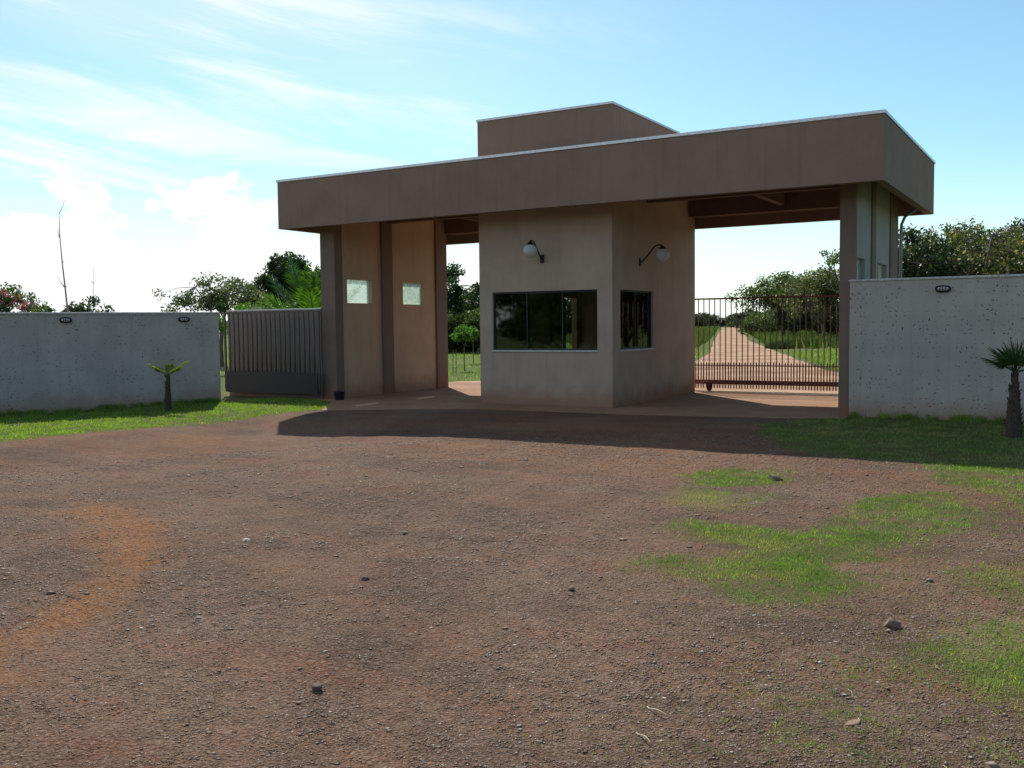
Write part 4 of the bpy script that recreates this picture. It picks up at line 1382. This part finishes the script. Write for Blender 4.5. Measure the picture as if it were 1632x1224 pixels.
# ------------------------------------------------------------------ gravel, stones, straw
def gravel():
    r = np.random.default_rng(99)
    N_ = 330000
    b = R(30.57) + R(1) * r.uniform(-38, 38, N_); d = np.exp(r.uniform(math.log(2.6), math.log(15.5), N_))
    x, y = -np.sin(b) * d, np.cos(b) * d
    k = (y < 15.8) & (x > -24) & (x < 6)
    ga = grass_amt(x, y)
    den = np.clip((fbm(x, y, .9, 71, 4) - .30) * 3.2, .12, 1)
    wx, wy = warp(x, y, .3, 1.6)
    den = den * (1 - .6 * track_amt(x, y))
    du = inpoly(wx, wy, D1) | inpoly(wx, wy, D2) | inpoly(wx, wy, D3)
    den = np.where(du, den * .3, den)
    k &= (r.random(N_) < den * (1 - .9 * np.clip(ga * 1.2, 0, 1)))
    x, y, d = x[k], y[k], d[k]; n = len(x)
    s = (.0021 + .00043 * d) * np.exp(r.normal(0, .36, n)) * np.where(r.random(n) < .006, 2.3, 1)
    z = fore_z(x, y) + s * .12
    oc = np.array([[1, 0, 0], [0, 1, 0], [-1, 0, 0], [0, -1, 0], [0, 0, .7], [0, 0, -.7]], float)
    V = oc[None] * (1 + .45 * (r.random((n, 6, 1)) - .5)) + .35 * (r.random((n, 6, 3)) - .5)
    V *= np.stack([.8 + .7 * r.random(n), .8 + .5 * r.random(n), .35 + .45 * r.random(n)], 1)[:, None]
    a = r.random(n) * 6.28; ca, sa = np.cos(a)[:, None], np.sin(a)[:, None]
    X = V[..., 0] * ca - V[..., 1] * sa; Y = V[..., 0] * sa + V[..., 1] * ca
    V = np.stack([X, Y, V[..., 2]], -1) * s[:, None, None] + np.stack([x, y, z], 1)[:, None]
    F = np.array([[0, 1, 4], [1, 2, 4], [2, 3, 4], [3, 0, 4], [1, 0, 5], [2, 1, 5], [3, 2, 5], [0, 3, 5]])
    F = (F[None] + 6 * np.arange(n)[:, None, None]).reshape(-1, 3)
    return mesh_np('gravel', V.reshape(-1, 3), F, M['pebble'])


gv = gravel()
tag(gv, 'loose brown and grey gravel scattered over the forecourt', None, None, 'stuff')


def rock(x, y, s, mat, seed, lab):
    import bmesh
    bm = bmesh.new(); bmesh.ops.create_icosphere(bm, subdivisions=3, radius=1)
    r = np.random.default_rng(seed); dirs = r.normal(size=(9, 3)); dirs /= np.linalg.norm(dirs, axis=1)[:, None]; cut = .55 + .3 * r.random(9)
    for v_ in bm.verts:
        p = np.array(v_.co)
        for d_, c_ in zip(dirs, cut):
            q = p @ d_
            if q > c_: p = p - d_ * (q - c_)
        v_.co = Vector(p) * 1.0
    me = bpy.data.meshes.new('rock'); bm.to_mesh(me); bm.free(); me.materials.append(mat)
    o = bpy.data.objects.new('rock', me); COL.objects.link(o)
    o.scale = (s[0], s[1], s[2]); o.rotation_euler = (.1, .1, seed)
    o.location = (x, y, float(fore_z(np.array([[x]]), np.array([[y]]))[0, 0]) + s[2] * .35)
    tag(o, lab, 'rock')


rock(-0.94, 5.9, (.06, .045, .042), M['rock'], 1, 'brown rounded rock on the gravel beside the grass at the right')
rock(-6.04, 5.8, (.055, .04, .022), M['rock_pale'], 2, 'pale flat stone beside the orange dust patch on the left')
rock(-3.22, 3.54, (.035, .028, .03), M['rock_dark'], 3, 'dark stone on the gravel at the bottom, left of centre')
rock(-0.85, 4.37, (.045, .028, .009), M['rock_tan'], 4, 'flat pale tan stone low on the right of the gravel')
rock(-2.93, 5.72, (.035, .025, .02), M['rock'], 5, 'small brown stone on the gravel left of the grass patch')
rock(-3.01, 10.94, (.10, .07, .05), M['rock_dark'], 6, 'dark clod at the right end of the far grass patch')
rock(-2.0, 3.2, (.03, .025, .02), M['rock_dark'], 9, 'dark stone near the bottom edge of the photo')
rock(-4.35, 5.3, (.03, .022, .02), M['rock_dark'], 10, 'dark stone in the middle of the gravel')
rock(-5.05, 6.7, (.05, .03, .02), M['rock_dark'], 12, 'dark stone behind the pale flat one')


def straw(x, y, L, a, bend, lab, rad=.003):
    z = float(fore_z(np.array([[x]]), np.array([[y]]))[0, 0]) + .012
    pts = []
    for i in range(6):
        t_ = i / 5 - .5
        pts.append((x + math.cos(a) * L * t_ - math.sin(a) * bend * (.25 - t_ * t_), y + math.sin(a) * L * t_ + math.cos(a) * bend * (.25 - t_ * t_), z + .01 * math.sin(i)))
    o = MB().tube(pts, rad, 5).build('straw', M['straw'])
    tag(o, lab, 'straw', 'dry straws on the gravel')


straw(-1.66, 4.08, .14, R(150), .06, 'curved pale straw low in the gravel, bent to the right', .0035)
straw(-1.60, 3.78, .13, R(140), .01, 'straight pale straw just below the curved one', .003)
rs = random.Random(3)
for i in range(46):
    x, y = rs.uniform(-2.3, .3), rs.uniform(3.4, 6.6)
    straw(x, y, rs.uniform(.04, .13), rs.uniform(0, 3.14), rs.uniform(-.04, .04), 'thin short dry straw scattered on the gravel and grass at the lower right', .0013)
